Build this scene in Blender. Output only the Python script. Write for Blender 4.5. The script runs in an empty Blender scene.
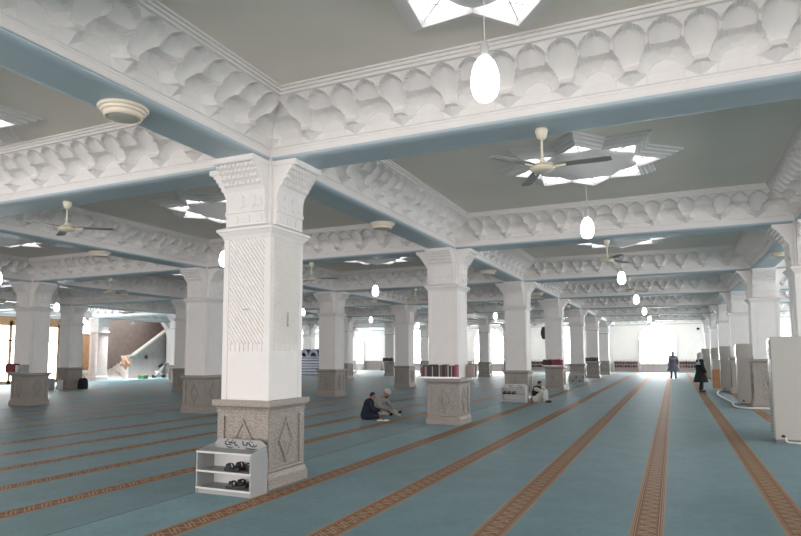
import bpy, bmesh, math, random
from mathutils import Vector, Matrix
PI = math.pi
R = math.radians
S = bpy.context.scene
COL = S.collection

# ------------------------------------------------------------------ camera, world, daylight, exposure
CAM_H = 1.65
F_PX = 609.2
cam_d = bpy.data.cameras.new('camera')
cam = bpy.data.objects.new('camera', cam_d)
COL.objects.link(cam)
S.camera = cam
cam_d.sensor_width = 36.0
cam_d.lens = F_PX / 801 * 36.0
cam_d.shift_y = 33.23 / 801
cam_d.clip_start = 0.05
cam_d.clip_end = 300
_p, _r, _y = R(4.998), R(-0.258), R(24.014)
_f = Vector((-math.sin(_y) * math.cos(_p), math.cos(_y) * math.cos(_p), math.sin(_p)))
_x = Vector((math.cos(_y), math.sin(_y), 0))
_u = _x.cross(_f)
_x2 = _x * math.cos(_r) + _u * math.sin(_r)
_u2 = -_x * math.sin(_r) + _u * math.cos(_r)
M = Matrix.Identity(4)
for i in range(3):
    M[i][0] = _x2[i]
    M[i][1] = _u2[i]
    M[i][2] = -_f[i]
M.translation = Vector((0, 0, CAM_H))
cam.matrix_world = M

W = bpy.data.worlds.new('daylight')
S.world = W
W.use_nodes = True
W.node_tree.nodes['Background'].inputs[0].default_value = (0.93, 0.97, 1.0, 1)
W.node_tree.nodes['Background'].inputs[1].default_value = 1.2

S.view_settings.view_transform = 'Standard'
S.view_settings.look = 'None'
S.view_settings.gamma = 1
S.view_settings.use_curve_mapping = False
S.view_settings.exposure = -0.08
try:
    S.cycles.use_denoising = True
    S.cycles.max_bounces = 8
    S.cycles.diffuse_bounces = 6
    S.cycles.sample_clamp_indirect = 6
except Exception:
    pass


def area(name, loc, rot, sx, sy, power, color=(1, 1, 1)):
    d = bpy.data.lights.new(name, 'AREA')
    d.shape = 'RECTANGLE'
    d.size = sx
    d.size_y = sy
    d.energy = power
    d.color = color
    o = bpy.data.objects.new(name, d)
    COL.objects.link(o)
    o.location = loc
    o.rotation_euler = rot
    return o


# daylight through the open front of the hall (behind the viewer)
area('front_daylight', (-7, -7.4, 1.9), (R(104), 0, 0), 34, 3.4, 1900, (1.0, 0.93, 0.90))
# added area light hidden behind the beams, brightening the far wall
area('far_wall_fill', (-12.6, 54.6, 4.5), (R(52), 0, 0), 44, 1.2, 260, (1.0, 0.99, 0.98))
# unseen area light under the closed roof slab, brightening the staircase hall
area('stairwell_fill', (-37.2, 32, 5.5), (0, 0, 0), 2, 7, 170, (1.0, 0.96, 0.93))
# added narrow area light, imitating a sunlit floor strip inside the stair arch
st = area('arch_floor_fill', (-34.9, 32.6, 4.1), (0, 0, 0), 0.5, 6, 420, (1.0, 0.98, 0.96))
st.data.spread = R(50)

PANE = 14.0
FAR_PANE = 24.0        # brightness of the daylit window panes
SKYPANE = 3.6    # brightness of the daylit skylight panes
BULB = 14.0


# ------------------------------------------------------------------ materials
def nt(m):
    return m.node_tree.nodes, m.node_tree.links


def mat(name, col, rough=0.6, metal=0.0, var=0.0, scale=8.0, bump=0.0, bscale=40.0, spec=0.5, emit=None, es=0.0):
    m = bpy.data.materials.new(name)
    m.use_nodes = True
    n, l = nt(m)
    b = n['Principled BSDF']
    b.inputs['Base Color'].default_value = (*col, 1)
    b.inputs['Roughness'].default_value = rough
    b.inputs['Metallic'].default_value = metal
    b.inputs['Specular IOR Level'].default_value = spec
    if emit:
        b.inputs['Emission Color'].default_value = (*emit, 1)
        b.inputs['Emission Strength'].default_value = es
    tc = n.new('ShaderNodeTexCoord')
    if var > 0:
        t = n.new('ShaderNodeTexNoise')
        t.inputs['Scale'].default_value = scale
        t.inputs['Detail'].default_value = 4
        l.new(tc.outputs['Object'], t.inputs['Vector'])
        r = n.new('ShaderNodeValToRGB')
        r.color_ramp.elements[0].position = 0.3
        r.color_ramp.elements[1].position = 0.7
        r.color_ramp.elements[0].color = (*[max(0, c * (1 - var)) for c in col], 1)
        r.color_ramp.elements[1].color = (*[min(1, c * (1 + var)) for c in col], 1)
        l.new(t.outputs['Fac'], r.inputs['Fac'])
        l.new(r.outputs['Color'], b.inputs['Base Color'])
    if bump > 0:
        t2 = n.new('ShaderNodeTexNoise')
        t2.inputs['Scale'].default_value = bscale
        t2.inputs['Detail'].default_value = 3
        l.new(tc.outputs['Object'], t2.inputs['Vector'])
        bp = n.new('ShaderNodeBump')
        bp.inputs['Strength'].default_value = bump
        bp.inputs['Distance'].default_value = 0.01
        l.new(t2.outputs['Fac'], bp.inputs['Height'])
        l.new(bp.outputs['Normal'], b.inputs['Normal'])
    return m


def emat(name, col, s):
    m = bpy.data.materials.new(name)
    m.use_nodes = True
    n, l = nt(m)
    n.remove(n['Principled BSDF'])
    e = n.new('ShaderNodeEmission')
    e.inputs[0].default_value = (*col, 1)
    e.inputs[1].default_value = s
    l.new(e.outputs[0], n['Material Output'].inputs[0])
    return m


MT = {}
MT['plaster'] = mat('white_plaster', (0.82, 0.78, 0.76), 0.55, var=0.025, scale=3)
MT['wall'] = mat('wall_paint', (0.82, 0.79, 0.77), 0.6, var=0.02, scale=1.5)
MT['ceiling'] = mat('ceiling_paint', (0.88, 0.80, 0.715), 0.7, var=0.03, scale=0.8)
MT['blue'] = mat('blue_soffit_paint', (0.44, 0.53, 0.575), 0.45, var=0.04, scale=1.2)
MT['white'] = mat('white_laminate', (0.66, 0.65, 0.64), 0.4)
MT['greyboard'] = mat('grey_board', (0.34, 0.345, 0.345), 0.5, var=0.03)
MT['black'] = mat('black_plastic', (0.015, 0.015, 0.017), 0.45)
MT['darkcut'] = mat('dark_cutout', (0.05, 0.05, 0.05), 0.8)
MT['ivory'] = mat('ivory_enamel', (0.74, 0.68, 0.55), 0.35)
MT['brass'] = mat('brass_metal', (0.62, 0.48, 0.30), 0.35, metal=0.7)
MT['fanblade'] = mat('fan_blade_grey', (0.30, 0.30, 0.29), 0.4)
MT['lampwood'] = mat('cream_moulding', (0.80, 0.70, 0.57), 0.4)
MT['lampglass'] = mat('dull_diffuser', (0.55, 0.52, 0.46), 0.4)
MT['ac'] = mat('air_conditioner_white', (0.47, 0.44, 0.41), 0.35)
MT['acgrille'] = mat('air_conditioner_grille', (0.22, 0.22, 0.22), 0.4)
MT['acgloss'] = mat('gloss_panel', (0.85, 0.85, 0.85), 0.12)
MT['cable'] = mat('white_cable', (0.75, 0.75, 0.74), 0.5)
MT['wood'] = mat('carved_wood', (0.46, 0.27, 0.15), 0.45, var=0.35, scale=14)
MT['box'] = mat('brown_board', (0.42, 0.20, 0.09), 0.6, var=0.15, scale=9)
MT['stairwall'] = mat('taupe_stone_wall', (0.30, 0.25, 0.235), 0.6, var=0.12, scale=2.5)
MT['parapet'] = mat('grey_stone_parapet', (0.36, 0.325, 0.315), 0.55, var=0.1, scale=4)
MT['sunpink'] = mat('sun_tinted_stone', (0.56, 0.48, 0.455), 0.55, var=0.06, scale=3)  # pink of warm sunlight put into the stone's base colour
MT['marble'] = mat('pale_marble', (0.72, 0.69, 0.66), 0.3, var=0.06, scale=3)
MT['pane'] = emat('daylit_pane', (0.97, 0.985, 1.0), PANE)
MT['far_pane'] = emat('daylit_far_pane', (0.97, 0.985, 1.0), FAR_PANE)
MT['skypane'] = emat('daylit_skylight_pane', (0.98, 0.99, 1.0), SKYPANE)
MT['bulb'] = emat('lit_bulb', (0.96, 0.98, 1.0), BULB)
MT['navy'] = mat('navy_cloth', (0.012, 0.016, 0.035), 0.85, bump=0.2)
MT['blackcloth'] = mat('black_cloth', (0.012, 0.012, 0.016), 0.85, bump=0.2)
MT['bluegrey'] = mat('dusky_blue_cloth', (0.15, 0.145, 0.20), 0.85, bump=0.2)
MT['robe'] = mat('pale_cotton', (0.58, 0.55, 0.52), 0.85, bump=0.2)
MT['greycloth'] = mat('grey_cotton', (0.33, 0.32, 0.30), 0.85, bump=0.2)
MT['scarf'] = mat('silver_scarf', (0.50, 0.49, 0.50), 0.8, bump=0.2)
MT['skin'] = mat('skin', (0.36, 0.20, 0.14), 0.5, var=0.05)
MT['hair'] = mat('dark_hair', (0.02, 0.015, 0.012), 0.6)
MT['page'] = mat('paper', (0.80, 0.76, 0.70), 0.7)
MT['straw'] = mat('dried_straw', (0.36, 0.20, 0.12), 0.8, var=0.3, scale=20)
MT['green'] = mat('green_plastic', (0.03, 0.12, 0.03), 0.5)
MT['metal'] = mat('grey_metal', (0.45, 0.45, 0.46), 0.35, metal=0.8)
MT['greypanel'] = mat('grey_panel', (0.40, 0.40, 0.385), 0.5)
MT['cabinet'] = mat('pink_white_cabinet', (0.44, 0.375, 0.355), 0.5)
BOOKC = [(0.10, 0.02, 0.025), (0.24, 0.03, 0.045), (0.05, 0.03, 0.03), (0.50, 0.46, 0.42), (0.16, 0.09, 0.07),
         (0.03, 0.035, 0.05), (0.34, 0.28, 0.25), (0.30, 0.05, 0.09)]
for i_, c_ in enumerate(BOOKC):
    MT['book%d' % i_] = mat('book_cover', c_, 0.5)
MT['bookpink'] = mat('crimson_cover', (0.36, 0.05, 0.09), 0.5)


def granite():
    m = bpy.data.materials.new('speckled_granite')
    m.use_nodes = True
    n, l = nt(m)
    b = n['Principled BSDF']
    b.inputs['Roughness'].default_value = 0.42
    tc = n.new('ShaderNodeTexCoord')
    a = n.new('ShaderNodeTexNoise')
    a.inputs['Scale'].default_value = 55
    a.inputs['Detail'].default_value = 5
    a.inputs['Roughness'].default_value = 0.75
    l.new(tc.outputs['Object'], a.inputs['Vector'])
    r = n.new('ShaderNodeValToRGB')
    e = r.color_ramp.elements
    e[0].position = 0.32
    e[0].color = (0.13, 0.11, 0.095, 1)
    e[1].position = 0.68
    e[1].color = (0.50, 0.45, 0.40, 1)
    x = e.new(0.5)
    x.color = (0.31, 0.27, 0.24, 1)
    l.new(a.outputs['Fac'], r.inputs['Fac'])
    l.new(r.outputs['Color'], b.inputs['Base Color'])
    return m


MT['granite'] = granite()


def fabric_stripes():
    m = bpy.data.materials.new('blue_white_striped_cloth')
    m.use_nodes = True
    n, l = nt(m)
    b = n['Principled BSDF']
    b.inputs['Roughness'].default_value = 0.85
    uv = n.new('ShaderNodeTexCoord')
    sx = n.new('ShaderNodeSeparateXYZ')
    l.new(uv.outputs['UV'], sx.inputs[0])
    k = n.new('ShaderNodeMath')
    k.operation = 'PINGPONG'
    k.inputs[1].default_value = 0.5
    l.new(sx.outputs[0], k.inputs[0])
    r = n.new('ShaderNodeValToRGB')
    r.color_ramp.interpolation = 'CONSTANT'
    e = r.color_ramp.elements
    e[0].position = 0
    e[0].color = (0.02, 0.03, 0.10, 1)
    e[1].position = 0.17
    e[1].color = (0.62, 0.63, 0.68, 1)
    l.new(k.outputs[0], r.inputs['Fac'])
    l.new(r.outputs['Color'], b.inputs['Base Color'])
    return m


MT['stripe_cloth'] = fabric_stripes()


# ------------------------------------------------------------------ mesh helper
class MB:
    def __init__(s):
        s.v, s.f, s.m, s.uv = [], [], [], {}

    def add(s, vs, fs, mi=0):
        o = len(s.v)
        s.v += [tuple(v) for v in vs]
        for f in fs:
            s.f.append(tuple(i + o for i in f))
            s.m.append(mi)

    def box(s, c, d, mi=0, rz=0.0, taper=1.0):
        hx, hy, hz = d[0] / 2, d[1] / 2, d[2] / 2
        co, si = math.cos(rz), math.sin(rz)
        vs = []
        for z, t in ((-hz, 1), (hz, taper)):
            for x, y in ((-hx, -hy), (hx, -hy), (hx, hy), (-hx, hy)):
                x, y = x * t, y * t
                vs.append((c[0] + x * co - y * si, c[1] + x * si + y * co, c[2] + z))
        s.add(vs, [(3, 2, 1, 0), (4, 5, 6, 7), (0, 1, 5, 4), (1, 2, 6, 5), (2, 3, 7, 6), (3, 0, 4, 7)], mi)

    def bx(s, x0, x1, y0, y1, z0, z1, mi=0):
        s.box(((x0 + x1) / 2, (y0 + y1) / 2, (z0 + z1) / 2), (x1 - x0, y1 - y0, z1 - z0), mi)

    def loops(s, loops, mi=0, caps=True, closed=True):
        n = len(loops[0])
        o = len(s.v)
        for L in loops:
            s.v += [tuple(p) for p in L]
        for a in range(len(loops) - 1):
            for i in range(n if closed else n - 1):
                j = (i + 1) % n
                s.f.append((o + a * n + i, o + a * n + j, o + (a + 1) * n + j, o + (a + 1) * n + i))
                s.m.append(mi)
        if caps:
            s.f.append(tuple(o + i for i in reversed(range(n))))
            s.m.append(mi)
            s.f.append(tuple(o + (len(loops) - 1) * n + i for i in range(n)))
            s.m.append(mi)

    def sqrings(s, prof, c=(0, 0), mi=0):
        s.loops([[(c[0] - h, c[1] - h, z), (c[0] + h, c[1] - h, z), (c[0] + h, c[1] + h, z), (c[0] - h, c[1] + h, z)]
                 for h, z in prof], mi)

    def lathe(s, prof, c=(0, 0, 0), n=24, mi=0, sx=1, sy=1):
        s.loops([[(c[0] + r * sx * math.cos(2 * PI * i / n), c[1] + r * sy * math.sin(2 * PI * i / n), c[2] + z) for i in range(n)]
                 for r, z in prof], mi)

    def tube(s, pts, r, n=8, mi=0):
        pts = [Vector(p) for p in pts]
        rr = r if isinstance(r, (list, tuple)) else [r] * len(pts)
        L = []
        up = Vector((0, 0, 1))
        for i, p in enumerate(pts):
            d = (pts[min(i + 1, len(pts) - 1)] - pts[max(i - 1, 0)]).normalized()
            a = up if abs(d.dot(up)) < 0.95 else Vector((1, 0, 0))
            x = d.cross(a).normalized()
            y = d.cross(x).normalized()
            L.append([p + (x * math.cos(2 * PI * k / n) + y * math.sin(2 * PI * k / n)) * rr[i] for k in range(n)])
        s.loops(L, mi)

    def ell(s, c, r, n=16, k=10, mi=0, rot=None):
        L = []
        for a in range(1, k):
            t = PI * a / k
            L.append([(r[0] * math.sin(t) * math.cos(2 * PI * i / n), r[1] * math.sin(t) * math.sin(2 * PI * i / n), -r[2] * math.cos(t))
                      for i in range(n)])
        if rot:
            L = [[rot @ Vector(p) for p in q] for q in L]
        L = [[(p[0] + c[0], p[1] + c[1], p[2] + c[2]) for p in q] for q in L]
        s.loops(L, mi)

    def prism(s, poly, a, b, axis=1, mi=0):
        def P(p, t):
            return (t, p[0], p[1]) if axis == 0 else ((p[0], t, p[1]) if axis == 1 else (p[0], p[1], t))
        s.loops([[P(p, a) for p in poly], [P(p, b) for p in poly]], mi)

    def mesh(s, name, mats, smooth=False, fix=True):
        me = bpy.data.meshes.new(name)
        me.from_pydata(s.v, [], s.f)
        for m in (mats if isinstance(mats, (list, tuple)) else [mats]):
            me.materials.append(m)
        me.polygons.foreach_set('material_index', s.m)
        if fix:
            bm = bmesh.new()
            bm.from_mesh(me)
            bmesh.ops.recalc_face_normals(bm, faces=bm.faces)
            bm.to_mesh(me)
            bm.free()
        if smooth:
            me.polygons.foreach_set('use_smooth', [True] * len(me.polygons))
        me.update()
        return me

    def build(s, name, mats, parent=None, smooth=False, fix=True):
        o = bpy.data.objects.new(name, s.mesh(name, mats, smooth, fix))
        COL.objects.link(o)
        if parent:
            o.parent = parent
        return o


def link(name, me, parent=None, loc=(0, 0, 0), rz=0.0):
    o = bpy.data.objects.new(name, me)
    COL.objects.link(o)
    o.location = loc
    o.rotation_euler = (0, 0, rz)
    if parent:
        o.parent = parent
    return o


def bevel(o, w=0.01, seg=2):
    b = o.modifiers.new('bevel', 'BEVEL')
    b.width = w
    b.segments = seg
    b.limit_method = 'ANGLE'
    return o


def tag(o, label, cat, group=None, kind=None):
    o['label'] = label
    o['category'] = cat
    if group:
        o['group'] = group
    if kind:
        o['kind'] = kind
    return o


def thing(name, label, cat, loc=(0, 0, 0), rz=0.0, group=None):
    o = bpy.data.objects.new(name, None)
    COL.objects.link(o)
    o.location = loc
    o.rotation_euler = (0, 0, rz)
    o.empty_display_size = 0.2
    return tag(o, label, cat, group)


def struct(o):
    o['kind'] = 'structure'
    return o


KIDS = {}


def copy_tree(o, parent=None):
    c = o.copy()
    COL.objects.link(c)
    if parent:
        c.parent = parent
    for ch in o.children:
        copy_tree(ch, c)
    return c


# ------------------------------------------------------------------ layout of the hall
PX, RX = -5.018, 2.57
SX = 7.63
XS = [PX - 4 * SX, PX - 3 * SX, PX - 2 * SX, PX - SX, PX, RX, RX + SX]    # column lines across
Y0, SY = 6.727, 7.391
YS = [Y0 - 4.76] + [Y0 + SY * k for k in range(8)]                     # beam lines along
Z_BEAM, Z_CEIL = 4.22, 4.90
YF = YS[-1]
XL, XR = XS[0], XS[-1]
LW = XL - 0.15

# ------------------------------------------------------------------ floor
STR = [1.02, -0.29, -1.62, -3.0, -4.38, -6.45, -7.75, -9.05, -10.35, -11.65, -13.9, -15.2, -16.5, -17.8, -19.1, -21.4, -22.7, -24.0, -25.3,
       -26.6]
STR += [2.15]
HW = 0.145


def carpet(name, col, dark=0.0):
    m = bpy.data.materials.new(name)
    m.use_nodes = True
    n, l = nt(m)
    b = n['Principled BSDF']
    b.inputs['Roughness'].default_value = 0.55
    b.inputs['Specular IOR Level'].default_value = 0.35
    b.inputs['Sheen Weight'].default_value = 0.12
    tc = n.new('ShaderNodeTexCoord')

    def noise(scale, vec=(1, 1, 1), det=4):
        mp = n.new('ShaderNodeMapping')
        mp.inputs['Scale'].default_value = vec
        l.new(tc.outputs['Object'], mp.inputs[0])
        t = n.new('ShaderNodeTexNoise')
        t.inputs['Scale'].default_value = scale
        t.inputs['Detail'].default_value = det
        l.new(mp.outputs[0], t.inputs['Vector'])
        return t.outputs['Fac']

    def ramp(fac, c0, c1, p0=0.35, p1=0.65):
        r = n.new('ShaderNodeValToRGB')
        r.color_ramp.elements[0].position = p0
        r.color_ramp.elements[1].position = p1
        r.color_ramp.elements[0].color = (*c0, 1)
        r.color_ramp.elements[1].color = (*c1, 1)
        l.new(fac, r.inputs['Fac'])
        return r.outputs['Color']

    base = ramp(noise(2.2), [c * 0.90 for c in col], [min(1, c * 1.08) for c in col])
    fine = ramp(noise(9, (1.0, 5.0, 1)), (0.70, 0.70, 0.70), (1.08, 1.08, 1.08), 0.26, 0.52)
    pile = ramp(noise(160), (0.82, 0.82, 0.82), (1.12, 1.12, 1.12))
    last = base
    for c in (fine, pile):
        mx = n.new('ShaderNodeMix')
        mx.data_type = 'RGBA'
        mx.blend_type = 'MULTIPLY'
        mx.inputs[0].default_value = 1
        l.new(last, mx.inputs[6])
        l.new(c, mx.inputs[7])
        last = mx.outputs[2]
    # woven lattice of slightly lighter threads
    br = n.new('ShaderNodeTexBrick')
    br.inputs['Scale'].default_value = 1.0
    br.inputs['Brick Width'].default_value = 0.22
    br.inputs['Row Height'].default_value = 0.42
    br.inputs['Mortar Size'].default_value = 0.008
    br.inputs['Mortar Smooth'].default_value = 0.6
    br.inputs['Color1'].default_value = (0, 0, 0, 1)
    br.inputs['Color2'].default_value = (0, 0, 0, 1)
    br.inputs['Mortar'].default_value = (1, 1, 1, 1)
    mp = n.new('ShaderNodeMapping')
    mp.inputs['Rotation'].default_value = (0, 0, R(90))
    l.new(tc.outputs['Object'], mp.inputs[0])
    l.new(mp.outputs[0], br.inputs['Vector'])
    mm = n.new('ShaderNodeMath')
    mm.operation = 'MULTIPLY'
    mm.inputs[1].default_value = 0.10
    l.new(br.outputs['Fac'], mm.inputs[0])
    mx = n.new('ShaderNodeMix')
    mx.data_type = 'RGBA'
    l.new(mm.outputs[0], mx.inputs[0])
    l.new(last, mx.inputs[6])
    mx.inputs[7].default_value = (*[min(1, c * 1.7 + 0.03) for c in col], 1)
    l.new(mx.outputs[2], b.inputs['Base Color'])
    bp = n.new('ShaderNodeBump')
    bp.inputs['Strength'].default_value = 0.2
    bp.inputs['Distance'].default_value = 0.004
    l.new(noise(220), bp.inputs['Height'])
    l.new(bp.outputs['Normal'], b.inputs['Normal'])
    return m


def stripe_mat():
    m = bpy.data.materials.new('brown_patterned_carpet_stripe')
    m.use_nodes = True
    n, l = nt(m)
    b = n['Principled BSDF']
    b.inputs['Roughness'].default_value = 0.55
    b.inputs['Specular IOR Level'].default_value = 0.2
    b.inputs['Sheen Weight'].default_value = 0.0
    uv = n.new('ShaderNodeTexCoord')
    sp = n.new('ShaderNodeSeparateXYZ')
    l.new(uv.outputs['UV'], sp.inputs[0])

    def math_(op, a, b_=None, c=None):
        k = n.new('ShaderNodeMath')
        k.operation = op
        for i, x in enumerate((a, b_, c)):
            if x is None:
                continue
            if isinstance(x, (int, float)):
                k.inputs[i].default_value = x
            else:
                l.new(x, k.inputs[i])
        return k.outputs[0]

    u, v = sp.outputs[0], sp.outputs[1]
    a = math_('ABSOLUTE', math_('SUBTRACT', u, 0.5))            # 0 centre .. 0.5 edge
    r = n.new('ShaderNodeValToRGB')
    r.color_ramp.interpolation = 'CONSTANT'
    e = r.color_ramp.elements
    tan, brn, drk = (0.46, 0.305, 0.195, 1), (0.235, 0.115, 0.062, 1), (0.14, 0.065, 0.036, 1)
    e[0].position = 0
    e[0].color = brn
    e[1].position = 0.30
    e[1].color = drk
    for p, c in ((0.325, tan), (0.355, brn), (0.40, tan), (0.43, brn), (0.455, tan)):
        q = e.new(p)
        q.color = c
    l.new(a, r.inputs['Fac'])
    # zig-zag scroll inside
    saw = math_('PINGPONG', math_('MULTIPLY', v, 5.0), 0.5)
    wig = math_('ABSOLUTE', math_('SUBTRACT', math_('SUBTRACT', u, 0.5), math_('SUBTRACT', math_('MULTIPLY', saw, 0.9), 0.225)))
    z1 = math_('LESS_THAN', wig, 0.06)
    dots = math_('LESS_THAN', math_('PINGPONG', math_('ADD', math_('MULTIPLY', v, 10.0), math_('MULTIPLY', u, 2.0)), 0.5), 0.09)
    z2 = math_('MAXIMUM', z1, dots)
    ins = math_('MULTIPLY', z2, math_('LESS_THAN', a, 0.29))
    mx = n.new('ShaderNodeMix')
    mx.data_type = 'RGBA'
    l.new(ins, mx.inputs[0])
    l.new(r.outputs['Color'], mx.inputs[6])
    mx.inputs[7].default_value = tan
    t = n.new('ShaderNodeTexNoise')
    t.inputs['Scale'].default_value = 90
    l.new(uv.outputs['Object'], t.inputs['Vector'])
    rr = n.new('ShaderNodeValToRGB')
    rr.color_ramp.elements[0].color = (0.75, 0.75, 0.75, 1)
    rr.color_ramp.elements[1].color = (1.15, 1.15, 1.15, 1)
    l.new(t.outputs['Fac'], rr.inputs['Fac'])
    m2 = n.new('ShaderNodeMix')
    m2.data_type = 'RGBA'
    m2.blend_type = 'MULTIPLY'
    m2.inputs[0].default_value = 1
    l.new(mx.outputs[2], m2.inputs[6])
    l.new(rr.outputs['Color'], m2.inputs[7])
    l.new(m2.outputs[2], b.inputs['Base Color'])
    return m


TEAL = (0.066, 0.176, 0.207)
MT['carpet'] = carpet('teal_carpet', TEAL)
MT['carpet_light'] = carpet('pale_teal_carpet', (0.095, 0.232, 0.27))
MT['stripe'] = stripe_mat()
MT['seam'] = mat('carpet_seam', (0.03, 0.05, 0.06), 0.8)


def make_floor():
    cuts = []
    for s_ in STR:
        cuts.append((s_ - HW, s_ + HW, 'stripe'))
    for a, b_ in ((-5.36, -5.345), (-13.05, -13.035), (-20.68, -20.665)):
        cuts.append((a, b_, 'seam'))
    cuts.sort()
    segs = []
    x = LW - 0.2
    for a, b_, k in cuts:
        segs.append((x, a, 'carpet'))
        segs.append((a, b_, k))
        x = b_
    segs.append((x, XR + 0.2, 'carpet'))
    out = []
    for a, b_, k in segs:
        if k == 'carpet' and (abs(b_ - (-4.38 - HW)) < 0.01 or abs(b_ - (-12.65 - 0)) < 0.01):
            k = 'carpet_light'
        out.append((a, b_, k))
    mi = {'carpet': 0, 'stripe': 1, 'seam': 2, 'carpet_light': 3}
    y0, y1 = -8.0, YF + 0.3
    v, f, m, uv = [], [], [], []
    for a, b_, k in out:
        o = len(v)
        v += [(a, y0, 0), (b_, y0, 0), (b_, y1, 0), (a, y1, 0)]
        f.append((o, o + 1, o + 2, o + 3))
        m.append(mi[k])
        uv += [(0, y0), (1, y0), (1, y1), (0, y1)]
    for y_, xa_, xb_ in ((21.7, -4.1, -1.85), (22.6, -2.9, -0.6), (16.75, -1.3, 0.65), (20.3, -1.4, -0.5), (24.5, -9.0, -6.6), (17.5, -12.0, -8.0)):
        o = len(v)
        v += [(xa_, y_, 0.002), (xb_, y_ - 0.05, 0.002), (xb_, y_ - 0.02, 0.002), (xa_, y_ + 0.02, 0.002)]
        f.append((o, o + 1, o + 2, o + 3))
        m.append(2)
        uv += [(0, 0)] * 4
    # slab below so the floor has thickness
    o = len(v)
    v += [(LW - 0.2, y0, -0.2), (XR + 0.2, y0, -0.2), (XR + 0.2, y1, -0.2), (LW - 0.2, y1, -0.2)]
    f.append((o + 3, o + 2, o + 1, o))
    m.append(0)
    uv += [(0, 0)] * 4
    me = bpy.data.meshes.new('floor')
    me.from_pydata(v, [], f)
    for k in ('carpet', 'stripe', 'seam', 'carpet_light'):
        me.materials.append(MT[k])
    me.polygons.foreach_set('material_index', m)
    ul = me.uv_layers.new(name='UVMap')
    for i, q in enumerate(uv):
        ul.data[i].uv = q
    o = bpy.data.objects.new('floor', me)
    COL.objects.link(o)
    return struct(o)


make_floor()

# ------------------------------------------------------------------ honeycomb cornice (muqarnas) of the beams
ZS = [4.22 + (4.795 - 4.22) * i / 58 for i in range(59)]
CORN = [(4.800, 0.785), (4.824, 0.79), (4.826, 0.775), (4.838, 0.775), (4.840, 0.80), (4.866, 0.805), (4.868, 0.79), (4.878, 0.79),
        (4.880, 0.815), (4.90, 0.82)]


def ridge(z):
    t = min(1, max(0, (z - 4.42) / 0.38))
    return 0.47 + 0.315 * t ** 1.1


def fdepth(v, z):
    if z < 4.335:
        return 0.316 if 4.300 < z < 4.314 else 0.31
    crown = 4.645
    hz = max(0.0, z - 4.43)
    go = (v / 0.80) ** 2.4 + (hz / (crown - 4.43)) ** 2.2          # outer arch
    gi = (v / 0.53) ** 2.0 + (hz / (4.573 - 4.43)) ** 1.7          # inner arch
    if z < 4.43:
        t = (z - 4.335) / 0.095
        ev = 0.03 + 0.42 * t ** 1.2
        q = max(0, 1 - (1 - v) / ev) if 1 - v < ev else 0
        d = 0.328 + 0.12 * t * q ** 0.8
        if abs(v - 0.53) < 0.03 and q < 0.2:
            d += 0.008
        return d
    if go < 1:
        if gi < 1:
            return 0.332 + (0.010 if gi > 0.86 else 0)
        t = (gi - 1) / ((gi - 1) + (1 - go) * 2.2)
        a = math.atan2(hz, v * 0.3)
        return 0.345 + 0.10 * t ** 1.4 + 0.014 * abs(math.sin(5 * a)) * math.sin(PI * t) + (0.012 if t > 0.86 else 0)
    vc = 1.0 if v > 0.5 else 0.0
    w = abs(v - vc) / 0.5
    d = ridge(z)
    aw = 0.97
    if z > 4.675:
        aw *= max(0, 1 - ((z - 4.675) / 0.118) ** 2.1) ** 0.72
    if w < aw - 0.09:
        fade = 1.0
        if vc == 1.0:
            fade = min(1, max(0.0, (z - 4.44) / 0.08))
        d -= 0.035 * fade + 0.085 * fade * max(0, 1 - (w / aw) ** 2) ** 0.8
    elif w < aw or z < 4.675:
        d += 0.010
    else:
        d -= 0.03
    return d


def frieze_mesh(L, n):
    P = L / n
    K = 48
    us = [-L / 2 + L * i / (n * K) for i in range(n * K + 1)]
    vs_ = []
    for i in range(n * K + 1):
        ph = (i % K) / K                     # pendant at ph = .5
        vs_.append(1 - abs(ph - 0.5) * 2)
    cache = {}
    verts, faces = [], []
    rows = [(z, None) for z in ZS] + CORN
    nu = len(us)
    for z, dd in rows:
        for u, v in zip(us, vs_):
            if dd is None:
                key = (round(v, 4), z)
                if key not in cache:
                    cache[key] = fdepth(v, z)
                d = cache[key]
            else:
                d = dd
            verts.append((u, -d, z))
    for a in range(len(rows) - 1):
        for i in range(nu - 1):
            p = a * nu + i
            faces.append((p, p + 1, p + nu + 1, p + nu))
    me = bpy.data.meshes.new('muqarnas_frieze')
    me.from_pydata(verts, [], faces)
    me.materials.append(MT['plaster'])
    bm = bmesh.new()
    bm.from_mesh(me)
    for sg in (-1, 1):
        g = bm.verts[:] + bm.edges[:] + bm.faces[:]
        bmesh.ops.bisect_plane(bm, geom=g, plane_co=(sg * L / 2, 0, 0), plane_no=(sg, -1, 0), clear_outer=True)
    bm.to_mesh(me)
    bm.free()
    me.update()
    return me


FM = {}


def frieze(L, n, cx, cy, rz, idx):
    key = (round(L, 3), n)
    if key not in FM:
        FM[key] = frieze_mesh(L, n)
    return struct(link('trim_%d' % idx, FM[key], None, (cx, cy, 0), rz))


tn = 0
for i in range(len(XS) - 1):
    for j in range(len(YS) - 1):
        xa, xb, ya, yb = XS[i], XS[i + 1], YS[j], YS[j + 1]
        cx, cy = (xa + xb) / 2, (ya + yb) / 2
        nx, ny = 12, (8 if j == 0 else 12)
        for (L, n, x, y, rz) in ((xb - xa, nx, cx, yb, 0), (xb - xa, nx, cx, ya, PI), (yb - ya, ny, xb, cy, -PI / 2), (yb - ya, ny, xa, cy, PI / 2)):
            tn += 1
            frieze(L, n, x, y, rz, tn)


# blue painted soffits along every beam line
def soffit_profile():
    h = 0.31
    pts = [(-h, 4.225), (-h, 4.212)]
    for k in range(1, 7):
        a = PI / 2 * k / 6
        pts.append((-h + 0.13 * (1 - math.cos(a)), 4.212 - 0.045 * math.sin(a)))
    pts += [(-x, z) for x, z in reversed(pts)]
    return pts


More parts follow.
